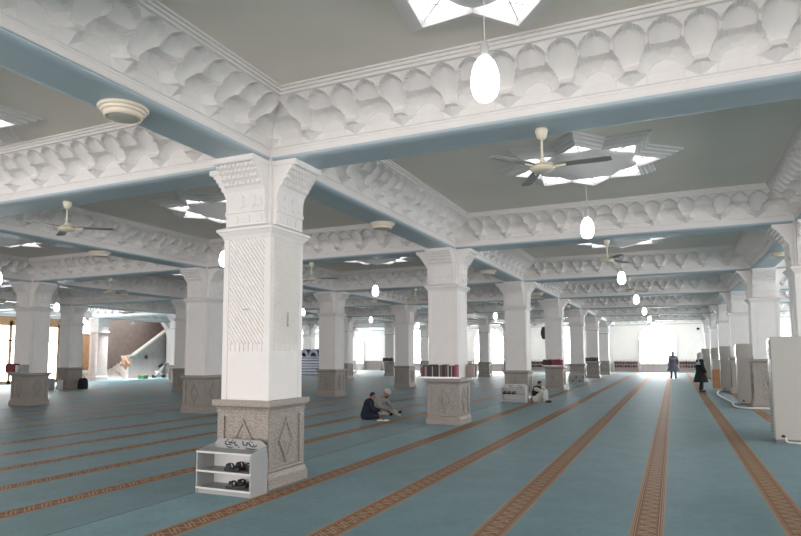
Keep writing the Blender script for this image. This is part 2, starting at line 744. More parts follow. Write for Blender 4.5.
SP = soffit_profile()
bn = 0
for x in XS:
    b = MB()
    b.prism([(x + p, z) for p, z in SP], YS[0] - 0.3, YF + 0.2, axis=1)
    bn += 1
    struct(b.build('beam_%d' % bn, MT['blue']))
for y in YS:
    b = MB()
    b.prism([(y + p, z) for p, z in SP], XL - 0.3, XR + 0.3, axis=0)
    bn += 1
    struct(b.build('beam_%d' % bn, MT['blue']))


# ------------------------------------------------------------------ ceilings with a star opening, star skylights
def star(Rr, z, k=0.72, n=8):
    out = []
    for i in range(n):
        a = 2 * PI * i / n
        out.append((Rr * math.cos(a), Rr * math.sin(a), z))
        a += PI / n
        out.append((Rr * k * math.cos(a), Rr * k * math.sin(a), z))
    return out


def ceiling_mesh(Lx, Ly):
    bm = bmesh.new()
    e = []

    def ring(pts):
        vs = [bm.verts.new(p) for p in pts]
        for a in range(len(vs)):
            e.append(bm.edges.new((vs[a], vs[(a + 1) % len(vs)])))
    hx, hy = Lx / 2 - 0.75, Ly / 2 - 0.75
    ring([(-hx, -hy, Z_CEIL), (hx, -hy, Z_CEIL), (hx, hy, Z_CEIL), (-hx, hy, Z_CEIL)])
    ring(star(1.42, Z_CEIL))
    bmesh.ops.triangle_fill(bm, edges=e, use_beauty=True)
    bmesh.ops.recalc_face_normals(bm, faces=bm.faces)
    for f in bm.faces:
        if f.normal.z > 0:
            f.normal_flip()
    me = bpy.data.meshes.new('ceiling')
    bm.to_mesh(me)
    bm.free()
    me.materials.append(MT['ceiling'])
    return me


CM = {}
for i in range(len(XS) - 1):
    for j in range(len(YS) - 1):
        Lx, Ly = XS[i + 1] - XS[i], YS[j + 1] - YS[j]
        key = (round(Lx, 3), round(Ly, 3))
        if key not in CM:
            CM[key] = ceiling_mesh(Lx, Ly)
        struct(link('ceiling', CM[key], None, ((XS[i] + XS[i + 1]) / 2, (YS[j] + YS[j + 1]) / 2, 0)))
b = MB()
b.bx(XL - 0.3, XR + 0.3, -8, YS[0] - 0.3, 4.15, 4.3)
struct(b.build('ceiling', MT['ceiling']))
# roof slab above everything keeps the sky out except at the star openings
b = MB()
b.bx(XL - 9.5, XR + 0.4, -8.2, YF + 0.4, 5.6, 5.75)
struct(b.build('roof', MT['wall']))


def make_skylight():
    t = thing('star_skylight', 'x', 'skylight')
    f = MB()
    rings = [(1.52, 4.905), (1.50, 4.872), (1.44, 4.862), (1.42, 4.835), (1.34, 4.822), (1.32, 4.795), (1.25, 4.785), (1.23, 4.765), (1.19, 4.765),
             (1.175, 4.80), (1.17, 4.90)]
    f.loops([star(r, z) for r, z in rings], caps=False)
    f.build('star_frame', MT['plaster'], t)
    # scalloped plaster dish in the middle
    d = MB()
    L = []
    for rr, z, k in ((0.855, 4.835, 1.0), (0.84, 4.80, 1.0), (0.72, 4.775, 0.8), (0.55, 4.73, 0.5), (0.36, 4.675, 0.25), (0.18, 4.625, 0.1), (0.05, 4.60, 0)):
        ring = []
        for i in range(64):
            a = 2 * PI * i / 64
            c = (math.cos(8 * (a - PI / 8)) + 1) / 2          # 1 at the petals
            r = rr * (1 - 0.13 * k * (1 - c ** 0.8))
            ring.append((r * math.cos(a), r * math.sin(a), z))
        L.append(ring)
    d.loops(L, caps=True)
    d.build('petal_dish', MT['plaster'], t, smooth=True)
    for i in range(8):
        a = 2 * PI * i / 8
        c, s_ = math.cos(a), math.sin(a)
        g = MB()
        v1, v2 = a - PI / 8, a + PI / 8
        g.loops([[(1.17 * c, 1.17 * s_, z), (0.845 * math.cos(v2), 0.845 * math.sin(v2), z), (0.70 * c, 0.70 * s_, z), (0.845 * math.cos(v1), 0.845 * math.sin(v1), z)]
                 for z in (4.828, 4.838)])
        p = g.build('glass_pane', MT['skypane'], t)
        m = MB()
        m.tube([(1.16 * c, 1.16 * s_, 4.818), (0.72 * c, 0.72 * s_, 4.818)], 0.011, 4)
        for dd in (-0.14, 0.14):
            aa = a + dd
            m.tube([(0.98 * math.cos(aa), 0.98 * math.sin(aa), 4.818), (0.86 * c, 0.86 * s_, 4.818)], 0.008, 4)
        m.build('glazing_bar', MT['white'], p)
    return t


ORD = ['first', 'second', 'third', 'fourth', 'fifth', 'sixth', 'seventh', 'eighth', 'ninth']
AISLE = {5: 'the rightmost aisle', 4: 'the central striped aisle', 3: 'the first aisle left of centre', 2: 'the second aisle left of centre',
         1: 'the third aisle left of centre', 0: 'the fourth aisle left of centre'}

sk = make_skylight()
first = True
for i in range(len(XS) - 1):
    for j in range(len(YS) - 1):
        if i == 5 and j > 3:
            pass
        o = sk if first else copy_tree(sk)
        first = False
        o.location = ((XS[i] + XS[i + 1]) / 2, (YS[j] + YS[j + 1]) / 2, 0)
        tag(o, 'white star skylight in the %s bay of %s' % (ORD[j], AISLE[i]), 'skylight', 'star skylights of the ceiling bays')


# ------------------------------------------------------------------ pillars
def pedestal_mesh(h):
    b = MB()
    t = h - 0.16
    b.sqrings([(0.437, 0), (0.437, 0.115), (0.425, 0.125), (0.408, 0.19), (0.375, 0.20), (0.375, t), (0.412, t + 0.004), (0.412, t + 0.028),
               (0.400, t + 0.034), (0.412, t + 0.06), (0.440, t + 0.085), (0.440, t + 0.092), (0.454, t + 0.095), (0.454, h)])
    # corner strips, rails and a raised diamond on each face
    for k in range(4):
        a = k * PI / 2
        q = MB()
        zc = (0.2 + t) / 2
        for s_ in (-1, 1):
            q.bx(s_ * 0.345 - 0.05, s_ * 0.345 + 0.05, -0.402, -0.37, 0.2, t)
        q.bx(-0.295, 0.295, -0.402, -0.37, t - 0.05, t)
        q.bx(-0.295, 0.295, -0.402, -0.37, 0.2, 0.24)
        dw, dh = 0.165, min(0.31, (t - 0.2) * 0.40)

        def dia(w, hh, y):
            return [(0, y, zc - hh), (w, y, zc), (0, y, zc + hh), (-w, y, zc)]
        q.loops([dia(dw, dh, -0.37), dia(dw * 0.97, dh * 0.98, -0.402), dia(dw * 0.80, dh * 0.82, -0.402), dia(dw * 0.72, dh * 0.75, -0.380),
                 dia(dw * 0.52, dh * 0.54, -0.380), dia(dw * 0.02, dh * 0.02, -0.415)])
        co, si = math.cos(a), math.sin(a)
        b.add([(x * co - y * si, x * si + y * co, z) for x, y, z in q.v], q.f)
    return b.mesh('pedestal', MT['granite'])


SH = 0.372


def clip_seg(p, q, x0, x1, z0, z1):
    t0, t1 = 0.0, 1.0
    dx, dz = q[0] - p[0], q[1] - p[1]
    for d, a, lo, hi in ((dx, p[0], x0, x1), (dz, p[1], z0, z1)):
        if abs(d) < 1e-9:
            if a < lo or a > hi:
                return None
            continue
        ta, tb = (lo - a) / d, (hi - a) / d
        if ta > tb:
            ta, tb = tb, ta
        t0, t1 = max(t0, ta), min(t1, tb)
    if t0 >= t1:
        return None
    return (p[0] + dx * t0, p[1] + dz * t0), (p[0] + dx * t1, p[1] + dz * t1)


def shaft_mesh(h, carved=False):
    b = MB()
    z1 = 3.30
    b.sqrings([(SH - 0.012, h - 0.01), (SH - 0.012, z1)])
    for k in range(4):
        q = MB()
        for s_ in (-1, 1):
            q.bx(s_ * 0.3315 - 0.0395, s_ * 0.3315 + 0.0395, -SH, -SH + 0.02, h, z1 - 0.02)
        if carved:
            zb = 1.80
            for m in range(-8, 36):
                zz = zb + m * 0.072
                p, e = (-0.27, zz + 0.36), (0.27, zz - 0.36)
                c = clip_seg(p, e, -0.27, 0.27, zb, z1 - 0.02)
                if c:
                    (xa, za), (xb, zb2) = c
                    w = 0.016
                    q.loops([[(xa, -SH + 0.013, za - w), (xa, -SH + 0.013, za + w), (xa, -SH - 0.004, za + 0.006), (xa, -SH - 0.004, za - 0.006)],
                             [(xb, -SH + 0.013, zb2 - w), (xb, -SH + 0.013, zb2 + w), (xb, -SH - 0.004, zb2 + 0.006), (xb, -SH - 0.004, zb2 - 0.006)]])
            for m in range(8):
                x = -0.245 + m * 0.07
                q.bx(x - 0.006, x + 0.006, -SH, -SH + 0.013, zb - 0.10, zb + 0.02)
        else:
            q.bx(-0.22, 0.22, -SH + 0.004, -SH + 0.013, h + 0.25, z1 - 0.2)
        a = k * PI / 2
        co, si = math.cos(a), math.sin(a)
        b.add([(x * co - y * si, x * si + y * co, z) for x, y, z in q.v], q.f)
    return b.mesh('shaft', MT['plaster'])


def collar_mesh():
    b = MB()
    b.sqrings([(SH, 3.17), (SH + 0.012, 3.19), (SH + 0.02, 3.21), (SH + 0.05, 3.245), (SH + 0.055, 3.255), (SH + 0.075, 3.27), (SH + 0.075, 3.30),
               (SH + 0.05, 3.315), (SH, 3.335)])
    return b.mesh('collar', MT['plaster'])


def capital_mesh():
    b = MB()
    b.sqrings([(0.35, 3.30), (0.35, 4.0), (0.33, 4.21)])
    return b.mesh('capital', MT['plaster'])


def bracket_mesh():
    # stepped muqarnas bracket on the -Y face
    b = MB()
    h = 0.305
    prof = [(0.33, 3.335), (0.405, 3.335), (0.405, 3.50), (0.425, 3.505), (0.425, 3.56), (0.41, 3.565), (0.415, 3.72), (0.435, 3.79), (0.465, 3.84), (0.50, 3.865),
            (0.50, 3.905), (0.545, 3.935), (0.545, 3.975), (0.59, 4.0), (0.59, 4.03), (0.635, 4.055), (0.635, 4.09), (0.69, 4.095), (0.69, 4.168), (0.33, 4.168)]
    b.loops([[(-h, -p, z) for p, z in prof], [(h, -p, z) for p, z in prof]])
    # plate wider than the bracket
    b.bx(-0.32, 0.32, -0.70, -0.3, 4.105, 4.168)
    # dentil rows
    for p, z0, z1, n in ((0.51, 3.868, 3.902, 9), (0.555, 3.938, 3.972, 9), (0.60, 4.002, 4.028, 9), (0.645, 4.057, 4.088, 9)):
        for k in range(n):
            x = -h + (k + 0.5) * 2 * h / n
            w = h / n * 0.72
            b.loops([[(x - w, -p + 0.02, z1), (x + w, -p + 0.02, z1), (x + w, -p + 0.02, z0), (x - w, -p + 0.02, z0)],
                     [(x - w * 0.55, -p - 0.018, z1), (x + w * 0.55, -p - 0.018, z1), (x, -p - 0.012, z0), (x, -p - 0.012, z0 + 0.004)]])
    # small cusped panels below
    for k in range(3):
        x = -0.19 + k * 0.19
        for z0, z1 in ((3.37, 3.49), (3.575, 3.70)):
            poly = [(x - 0.065, z0), (x + 0.065, z0), (x + 0.065, z1 - 0.05), (x + 0.04, z1 - 0.02), (x, z1), (x - 0.04, z1 - 0.02), (x - 0.065, z1 - 0.05)]
            p = 0.405 if z0 < 3.5 else 0.41
            b.loops([[(q[0], -p + 0.005, q[1]) for q in poly], [(q[0], -p - 0.014, q[1]) for q in poly]])
    for k in range(2):
        x = -0.095 + k * 0.19
        poly = [(x, 3.52), (x + 0.07, 3.60), (x + 0.07, 3.70), (x, 3.80), (x - 0.07, 3.70), (x - 0.07, 3.60)]
        b.loops([[(q[0], -0.40, q[1]) for q in poly], [(q[0], -0.432, q[1]) for q in poly]])
    return b.mesh('bracket', MT['plaster'])


PED, PED_T = pedestal_mesh(1.08), pedestal_mesh(1.47)
SHA, SHA_T, SHA_C = shaft_mesh(1.08), shaft_mesh(1.47), shaft_mesh(1.08, True)
COLR, CAP, BRK = collar_mesh(), capital_mesh(), bracket_mesh()

ROWN = {4: 'the front-pillar row', 5: 'the right-hand pillar row', 3: 'the first row further left', 2: 'the second row further left',
        1: 'the third row further left', 0: 'the leftmost pillar row'}
PLAB = {(4, 1): 'large front white square pillar with carved diagonal shaft, shoe rack at its granite base',
        (4, 2): 'white square pillar with granite base and a full row of books on its ledge',
        (4, 3): 'white square pillar with shoe rack and a seated robed person at its base',
        (4, 4): 'white square pillar with crimson books, just beyond the pillar of the robed person',
        (4, 5): 'white square pillar with a dark shoe rack, fifth in the front pillar row',
        (4, 6): 'distant white square pillar with dark books, sixth in the front pillar row',
        (4, 7): 'last free white pillar of the front pillar row before the far wall',
        (5, 2): 'right-edge white pillar half hidden by the nearest air conditioner',
        (5, 3): 'white pillar with tall grey base between two air conditioners, second in right row',
        (3, 2): 'white pillar with diamond granite base, just left of the front pillar',
        (3, 3): 'white pillar between the front pillar and the seated pair, striped bundles beside it',
        (2, 2): 'left-edge white pillar with red books on its granite ledge',
        (1, 3): 'white pillar with grey boards leaning at its base, near the wooden door',
        (0, 4): 'white pillar carrying the left side of the staircase arch'}

for i in range(len(XS) - 1):
    for j in range(1, len(YS) - 1):
        if (i, j) == (0, 4):
            continue
        tall = (i == 5 and j >= 3)
        lab = PLAB.get((i, j), 'plain white square pillar, %s in %s' % (ORD[j - 1], ROWN[i]))
        t = thing('square_pillar', lab, 'pillar', (XS[i], YS[j], 0), 0, 'square pillars of the hall')
        link('pedestal', PED_T if tall else PED, t)
        link('shaft', SHA_C if (i, j) == (4, 1) else (SHA_T if tall else SHA), t)
        link('collar', COLR, t)
        c = link('capital', CAP, t)
        for k in range(4):
            link('bracket', BRK, c, (0, 0, 0), k * PI / 2)

# ------------------------------------------------------------------ far wall with windows, blank arches and low bookcases
WY = YF - 0.25


def arch_poly(cx, w, z0, zs, zt, n=10):
    # pointed arch outline in (x, z)
    pts = [(cx - w, z0), (cx + w, z0), (cx + w, zs)]
    for k in range(1, n):
        t = k / n
        pts.append((cx + w * (1 - t ** 1.6), zs + (zt - zs) * math.sin(t * PI / 2) ** 0.9))
    pts.append((cx, zt))
    for k in range(n - 1, 0, -1):
        t = k / n
        pts.append((cx - w * (1 - t ** 1.6), zs + (zt - zs) * math.sin(t * PI / 2) ** 0.9))
    pts.append((cx - w, zs))
    return pts


b = MB()
b.bx(XL - 0.4, XR + 0.4, WY, WY + 0.3, 0, 4.3)
struct(b.build('wall_far', MT['wall']))
b = MB()
b.bx(XR + 0.15, XR + 0.45, -8, YF + 0.3, 0, 4.3)
struct(b.build('wall_right', MT['wall']))
b = MB()
b.bx(LW - 0.25, LW, 36.8, YF, 0, 4.9)
b.bx(LW - 0.25, LW, -8, 21.2, 0, 4.9)
struct(b.build('wall_left', MT['wall']))

wn = 0


def window(axis, at, cx, w, z0, zs, zt, sgn, bars=2):
    """lit arched window; axis 1: in a wall of constant y, axis 0: constant x"""
    global wn
    wn += 1
    f = MB()
    outer, inner = arch_poly(cx, w + 0.10, z0 - 0.08, zs, zt + 0.14), arch_poly(cx, w, z0, zs, zt)

    def P(q, t):
        return (q[0], t, q[1]) if axis == 1 else (t, q[0], q[1])
    a, c = at, at + sgn * 0.10
    f.loops([[P(q, a) for q in inner], [P(q, c) for q in inner], [P(q, c) for q in outer], [P(q, a) for q in outer]], caps=False)
    fr = struct(f.build('window_%d' % wn, MT['plaster']))
    p = MB()
    p.loops([[P(q, at + sgn * 0.01) for q in inner], [P(q, at + sgn * 0.03) for q in inner]])
    p.build('pane', MT['far_pane' if axis == 1 else 'pane'], fr)
    g = MB()
    t0, t1 = at + sgn * 0.03, at + sgn * 0.07
    lo, hi = min(t0, t1), max(t0, t1)
    for k in range(1, bars + 1):
        u = cx - w + 2 * w * k / (bars + 1)
        (g.bx(u - 0.02, u + 0.02, lo, hi, z0, zs) if axis == 1 else g.bx(lo, hi, u - 0.02, u + 0.02, z0, zs))
    for z in (zs - 0.9, zs - 1.9):
        if z > z0 + 0.2:
            (g.bx(cx - w, cx + w, lo, hi, z - 0.025, z + 0.025) if axis == 1 else g.bx(lo, hi, cx - w, cx + w, z - 0.025, z + 0.025))
    g.build('glazing_bar', MT['wall'], fr)
    return fr


def blank_arch(cx, w):
    global tn
    tn += 1
    f = MB()
    o, i_ = arch_poly(cx, w + 0.07, 0.99, 2.95, 3.75), arch_poly(cx, w, 0.99, 2.95, 3.68)
    f.loops([[(q[0], WY, q[1]) for q in i_], [(q[0], WY - 0.05, q[1]) for q in i_], [(q[0], WY - 0.05, q[1]) for q in o], [(q[0], WY, q[1]) for q in o]], caps=False)
    return struct(f.build('trim_%d' % tn, MT['plaster']))


BAYS = {0: 'leftmost far bay', 5: 'rightmost far bay', 1: 'second far bay', 2: 'third far bay', 3: 'fourth far bay', 4: 'central far bay'}
BAYN = {0: 'leftmost far bay', 1: 'second far bay from left', 2: 'third far bay from left', 3: 'far bay left of the central aisle',
        4: 'far bay ending the central aisle', 5: 'rightmost far bay'}





def bookcase(cx, lab, side):
    t = thing('low_bookcase', lab, 'bookcase', (cx, WY - 0.19, 0), 0, 'low bookcases along the far wall')
    b = MB()
    w = 1.02
    b.bx(-w, w, 0.15, 0.18, 0, 0.98)
    for x in (-w, w - 0.05):
        b.bx(x, x + 0.05, -0.17, 0.18, 0, 0.98)
    b.bx(-w, w, -0.17, 0.18, 0, 0.10)
    b.bx(-w, w, -0.17, 0.18, 0.95, 0.98)
    b.build('carcass', MT['cabinet'], t)
    for z in (0.38, 0.66):
        b = MB()
        b.bx(-w + 0.05, w - 0.05, -0.16, 0.15, z, z + 0.03)
        b.build('shelf', MT['cabinet'], t)
    return t


book_cache = {}


def book(x, y, z, w, d, h, mk, label, group, rz=0.0, paper_up=True):
    key = (round(w, 3), round(d, 3), round(h, 3), mk)
    if key not in book_cache:
        c = MB()
        k = 0.004
        c.bx(-w / 2, -w / 2 + k, -d / 2, d / 2, 0, h)
        c.bx(w / 2 - k, w / 2, -d / 2, d / 2, 0, h)
        c.loops([[(-w / 2, -d / 2 + k, z_), (-w * 0.3, -d / 2 - 0.006, z_), (w * 0.3, -d / 2 - 0.006, z_), (w / 2, -d / 2 + k, z_)] for z_ in (0, h)])
        p = MB()
        p.bx(-w / 2 + k, w / 2 - k, -d / 2 + k, d / 2 - 0.006, 0.004, h - 0.006)
        book_cache[key] = (c.mesh('cover', MT[mk]), p.mesh('pages', MT['page']))
    t = thing('book', label, 'book', (x, y, z), rz, group)
    link('cover', book_cache[key][0], t)
    link('pages', book_cache[key][1], t)
    return t


CNAME = ['dark red', 'crimson', 'dark brown', 'off-white', 'brown', 'navy', 'beige', 'maroon']
random.seed(4)
far_books = []
for i in range(6):
    cx = (XS[i] + XS[i + 1]) / 2
    window(1, WY, cx, 1.45, 0.78, 3.1, 4.12, -1, 3)
    # balustrade screen under the window
    t = thing('window_screen', 'low pale balustrade screen under the bright window, %s' % BAYS[i], 'screen', (cx, WY - 0.2, 0), 0, 'screens under the far windows')
    s_ = MB()
    s_.bx(-1.35, 1.35, -0.05, 0.05, 0.60, 0.66)
    s_.bx(-1.35, 1.35, -0.05, 0.05, 0.0, 0.08)
    s_.build('rail', MT['cabinet'], t)
    for k in range(7):
        s_ = MB()
        x = -1.32 + 2.64 * k / 6
        s_.bx(x - 0.03, x + 0.03, -0.04, 0.04, 0.08, 0.60)
        s_.build('baluster', MT['greyboard'], t)
    s_ = MB()
    s_.bx(-1.33, 1.33, -0.01, 0.01, 0.08, 0.60)
    s_.build('panel', MT['cabinet'], t)
    for side, off in (('left', -2.65), ('right', 2.65)):
        blank_arch(cx + off, 0.98)
        bookcase(cx + off, 'low pale bookcase on the %s of the window, %s' % (side, BAYS[i]), side)
        if i in (1, 3, 4) or (i == 2 and side == 'right'):
            for row, z in ((0, 0.411), (1, 0.691), (2, 0.10)):
                if row == 2:
                    continue
                for k in range(9):
                    x = cx + off - 0.86 + k * 0.215
                    ci = random.choice((0, 2, 4, 5))
                    book(x, WY - 0.22, z, 0.17, 0.2, 0.19 + 0.015 * (k % 3), 'book%d' % ci,
                         '%s book, %s from left, %s shelf, %s bookcase, %s' % (CNAME[ci], ORD[k], ['lower', 'upper'][row], side, BAYS[i]),
                         'books in the far bookcases')
            for k in range(6):
                x = cx + off - 0.75 + k * 0.30
                b = MB()
                b.prism([(-0.10, 0), (0.10, 0), (0.085, 0.12), (0.03, 0.16), (-0.03, 0.16), (-0.085, 0.12)], -0.06, 0.06)
                o = b.build('tissue_box', MT['white'])
                o.location = (x, WY - 0.24, 0.98)
                o.location.z += 0.001
                tag(o, 'white box, %s from left, on top of the %s bookcase, %s' % (ORD[k], side, BAYS[i]), 'box', 'white boxes on the far bookcases')
for j in range(0, len(YS) - 1):
    window(0, XR + 0.15, (YS[j] + YS[j + 1]) / 2, 1.4 if j else 1.0, 0.78, 3.1, 4.12, -1, 3)
for j in range(5, len(YS) - 1):
    window(0, LW, (YS[j] + YS[j + 1]) / 2, 1.4, 0.78, 3.1, 4.12, 1, 3)

# ------------------------------------------------------------------ left side: glazed entrance and staircase hall
b = MB()
b.bx(-44.5, LW - 0.2, 20, 39, -0.2, 0.0)
struct(b.build('floor', MT['marble']))
b = MB()
b.bx(LW - 0.3, LW + 0.1, 21.0, 28.7, 4.0, 4.9)
b.bx(LW - 0.3, LW + 0.1, 30.3, 36.9, 4.40, 4.9)
# chamfered corners of the stair arch
b.prism([(36.9, 4.4), (35.1, 4.4), (35.85, 3.6), (35.95, 3.2), (36.9, 3.2)], LW - 0.3, LW + 0.1, axis=0)
b.bx(LW - 0.3, LW + 0.1, 35.95, 36.9, 0, 3.2)
struct(b.build('wall_left', MT['plaster']))
b = MB()
b.bx(-38.4, -38.1, 27.9, 40, 0, 5.6)
b.bx(-38.1, LW - 0.3, 38.6, 38.9, 0, 5.6)
struct(b.build('wall_back', MT['stairwall']))
b = MB()
b.bx(-38.1, LW - 0.3, 28.2, 28.5, 0, 5.6)
struct(b.build('wall_side', MT['wall']))
# glazed entrance doors with wooden head
dn = 0
for k, y in enumerate((22.0, 23.55, 25.1, 26.65)):
    dn += 1
    f = MB()
    w = 1.55
    for yy in (y, y + w - 0.09):
        f.bx(LW - 0.12, LW - 0.04, yy, yy + 0.09, 0, 3.75)
    f.bx(LW - 0.12, LW - 0.04, y, y + w, 3.45, 4.0)
    f.bx(LW - 0.12, LW - 0.04, y, y + w, 0, 0.2)
    f.bx(LW - 0.12, LW - 0.04, y, y + w, 2.55, 2.63)
    d = struct(f.build('door_%d' % dn, MT['wood']))
    p = MB()
    p.bx(LW - 0.09, LW - 0.07, y + 0.09, y + w - 0.09, 0.2, 3.45)
    p.build('pane', MT['pane'], d)
    h_ = MB()
    h_.bx(LW - 0.04, LW + 0.02, y + 0.02, y + 0.06, 0.95, 1.25)
    h_.build('door_handle', MT['brass'], d)
# carved wooden door and bright window over it at the back of the stair hall
dn += 1
f = MB()
f.bx(-38.1, -38.0, 29.0, 31.3, 0, 3.1)
for k in range(2):
    for z in (0.15, 0.85, 1.55, 2.25):
        f.bx(-38.02, -37.96, 29.1 + k * 1.1, 30.1 + k * 1.1, z, z + 0.6)
d = struct(f.build('door_%d' % dn, MT['wood']))
h_ = MB()
h_.ell((-37.95, 30.15, 1.1), (0.04, 0.03, 0.08))
h_.build('door_handle', MT['brass'], d)
window(0, -38.1, 30.3, 0.95, 3.25, 4.3, 5.2, 1, 1)

# staircase: one built piece with steps, parapet and newel
t = thing('staircase', 'pale stone staircase with sloping grey parapet beyond the left arch', 'staircase', (-36.2, 29.75, 0))
for k in range(4):
    b = MB()
    b.bx(-1.85, -k * 0.32 - 0.15, 0.0, 2.75, k * 0.16 + (0 if k == 0 else 0.001), (k + 1) * 0.16)
    b.build('step', MT['marble'], t)
for k in range(14):
    b = MB()
    b.bx(-1.85, -0.24, 2.8 + k * 0.30, 2.8 + (k + 1) * 0.30, 0.02, 0.60 + (k + 1) * 0.16)
    b.build('step', MT['marble'], t)
b = MB()
b.prism([(2.75, 0), (7.4, 0), (7.4, 4.05), (6.75, 3.75), (3.3, 1.62), (2.75, 1.55)], -0.22, 0.0, axis=0)
b.build('parapet', MT['parapet'], t)
b = MB()
b.prism([(2.70, 1.55), (3.3, 1.62), (6.75, 3.75), (6.75, 3.87), (3.3, 1.74), (2.70, 1.65)], -0.30, 0.08, axis=0)
b.build('coping', MT['marble'], t)
b = MB()
b.bx(-0.30, 0.08, 2.50, 2.80, 0, 1.50)
b.bx(-0.34, 0.12, 2.46, 2.84, 1.50, 1.66)
b.build('newel', MT['marble'], t)
b = MB()
b.lathe([(0.02, 0), (0.14, 0.0), (0.15, 0.03), (0.10, 0.07), (0.03, 0.08)], n=20)
o = b.build('wall_lamp', MT['black'])
o.rotation_euler = (0, R(90), 0)
o.location = (-36.2, 34.2, 1.55)
tag(o, 'black round fixture on the sloping stair parapet', 'lamp')
# stone pilaster at the left of the stairs
t = thing('stone_pilaster', 'stone pillar coloured pink as by warm sunlight at the left edge of the stair arch', 'pillar', (-35.75, 29.65, 0))
b = MB()
b.sqrings([(0.45, 0), (0.45, 0.25), (0.40, 0.3), (0.40, 3.2)])
b.build('shaft', MT['sunpink'], t)
b = MB()
b.sqrings([(0.40, 3.2), (0.47, 3.22), (0.47, 3.3), (0.41, 3.34), (0.42, 3.6), (0.5, 3.95), (0.58, 4.16)])
b.build('capital', MT['plaster'], t)

# ------------------------------------------------------------------ ceiling fans, hanging bulbs, round soffit lamps
def make_fan():
    t = thing('ceiling_fan', 'x', 'fan')
    c = MB()
    c.lathe([(0.005, 0.0), (0.065, 0.0), (0.07, -0.02), (0.065, -0.05), (0.05, -0.10), (0.022, -0.125), (0.005, -0.125)], n=20)
    c.build('canopy', MT['ivory'], t, smooth=True)
    r = MB()
    r.tube([(0, 0, -0.10), (0, 0, -0.40)], 0.014, 10)
    r.lathe([(0.02, -0.39), (0.032, -0.385), (0.032, -0.35), (0.02, -0.34)], n=14)
    r.build('rod', MT['ivory'], t, smooth=True)
    m = MB()
    m.lathe([(0.01, -0.39), (0.06, -0.395), (0.125, -0.415), (0.14, -0.435), (0.135, -0.46), (0.10, -0.485), (0.05, -0.495), (0.01, -0.496)], n=28)
    mo = m.build('motor', MT['ivory'], t, smooth=True)
    k = MB()
    k.lathe([(0.10, -0.455), (0.142, -0.445), (0.142, -0.432), (0.10, -0.43)], n=28)
    k.build('brass_ring', MT['brass'], mo, smooth=True)
    for q in range(3):
        a = 2 * PI * q / 3
        bl = MB()
        pts = [(0.12, 0.035), (0.22, 0.06), (0.68, 0.068), (0.74, 0.05), (0.74, -0.05), (0.68, -0.068), (0.22, -0.06), (0.12, -0.035)]
        co, si = math.cos(a), math.sin(a)
        L = []
        for dz in (0, 0.008):
            L.append([(x * co - y * si, x * si + y * co, -0.435 + dz - y * 0.10 - 0.01 * (x > 0.5)) for x, y in pts])
        bl.loops(L)
        bo = bl.build('blade', MT['fanblade'], t)
        ir = MB()
        ir.tube([(0.09 * co, 0.09 * si, -0.445), (0.26 * co, 0.26 * si, -0.443)], 0.016, 6)
        ir.build('blade_iron', MT['ivory'], bo)
    return t


fan = make_fan()
first = True
frot = {(4, 1): -3, (3, 1): 150, (4, 2): -62, (3, 2): 20}
for i in range(0, 5):
    for j in range(1, 8):
        o = fan if first else copy_tree(fan)
        first = False
        o.location = ((XS[i] + XS[i + 1]) / 2 - (0.03 if i == 4 else 0.12), YS[j], 4.166)
        o.rotation_euler = (0, 0, R(frot.get((i, j), (i * 47 + j * 71) % 120)))
        tag(o, 'cream ceiling fan under the %s cross beam of %s' % (ORD[j - 1], AISLE[i]), 'fan', 'ceiling fans under the cross beams')


def make_bulb():
    t = thing('hanging_bulb', 'x', 'lamp')
    c = MB()
    c.tube([(0, 0, 4.585), (0, 0, 4.02)], 0.004, 6)
    c.build('cord', MT['white'], t)
    s_ = MB()
    s_.lathe([(0.01, 4.03), (0.028, 4.03), (0.032, 4.0), (0.034, 3.93), (0.034, 3.90), (0.01, 3.895)], n=14)
    s_.build('socket', MT['greypanel'], t, smooth=True)
    b = MB()
    b.lathe([(0.005, 3.56), (0.055, 3.57), (0.088, 3.605), (0.105, 3.66), (0.108, 3.73), (0.098, 3.80), (0.075, 3.86), (0.05, 3.895), (0.03, 3.91), (0.005, 3.91)], n=20)
    b.build('bulb', MT['bulb'], t, smooth=True)
    return t


bl = make_bulb()
first = True
for i in range(0, 5):
    for j in range(0, 8):
        o = bl if first else copy_tree(bl)
        first = False
        o.location = ((XS[i] + XS[i + 1]) / 2, (YS[j] + YS[j + 1]) / 2, 0)
        tag(o, 'glowing white bulb hanging in the %s bay of %s' % (ORD[j], AISLE[i]), 'lamp', 'hanging bulbs of the bays')


def make_disc():
    t = thing('soffit_lamp', 'x', 'lamp')
    m = MB()
    m.lathe([(0.01, 0), (0.235, 0), (0.245, -0.012), (0.235, -0.03), (0.215, -0.038), (0.21, -0.06), (0.19, -0.07), (0.185, -0.10), (0.17, -0.115), (0.16, -0.10)], n=40)
    m.build('moulded_ring', MT['lampwood'], t, smooth=False)
    g = MB()
    g.lathe([(0.165, -0.098), (0.155, -0.108), (0.10, -0.118), (0.01, -0.122)], n=32)
    g.build('diffuser', MT['lampglass'], t, smooth=True)
    return t


ds = make_disc()
first = True
for i in range(1, 6):
    for j in range(0, 5):
        o = ds if first else copy_tree(ds)
        first = False
        o.location = (XS[i], (YS[j] + YS[j + 1]) / 2, 4.168)
        tag(o, 'round cream lamp, %s bay, under the beam of %s' % (ORD[j], ROWN[i]), 'lamp', 'round lamps under the long beams')

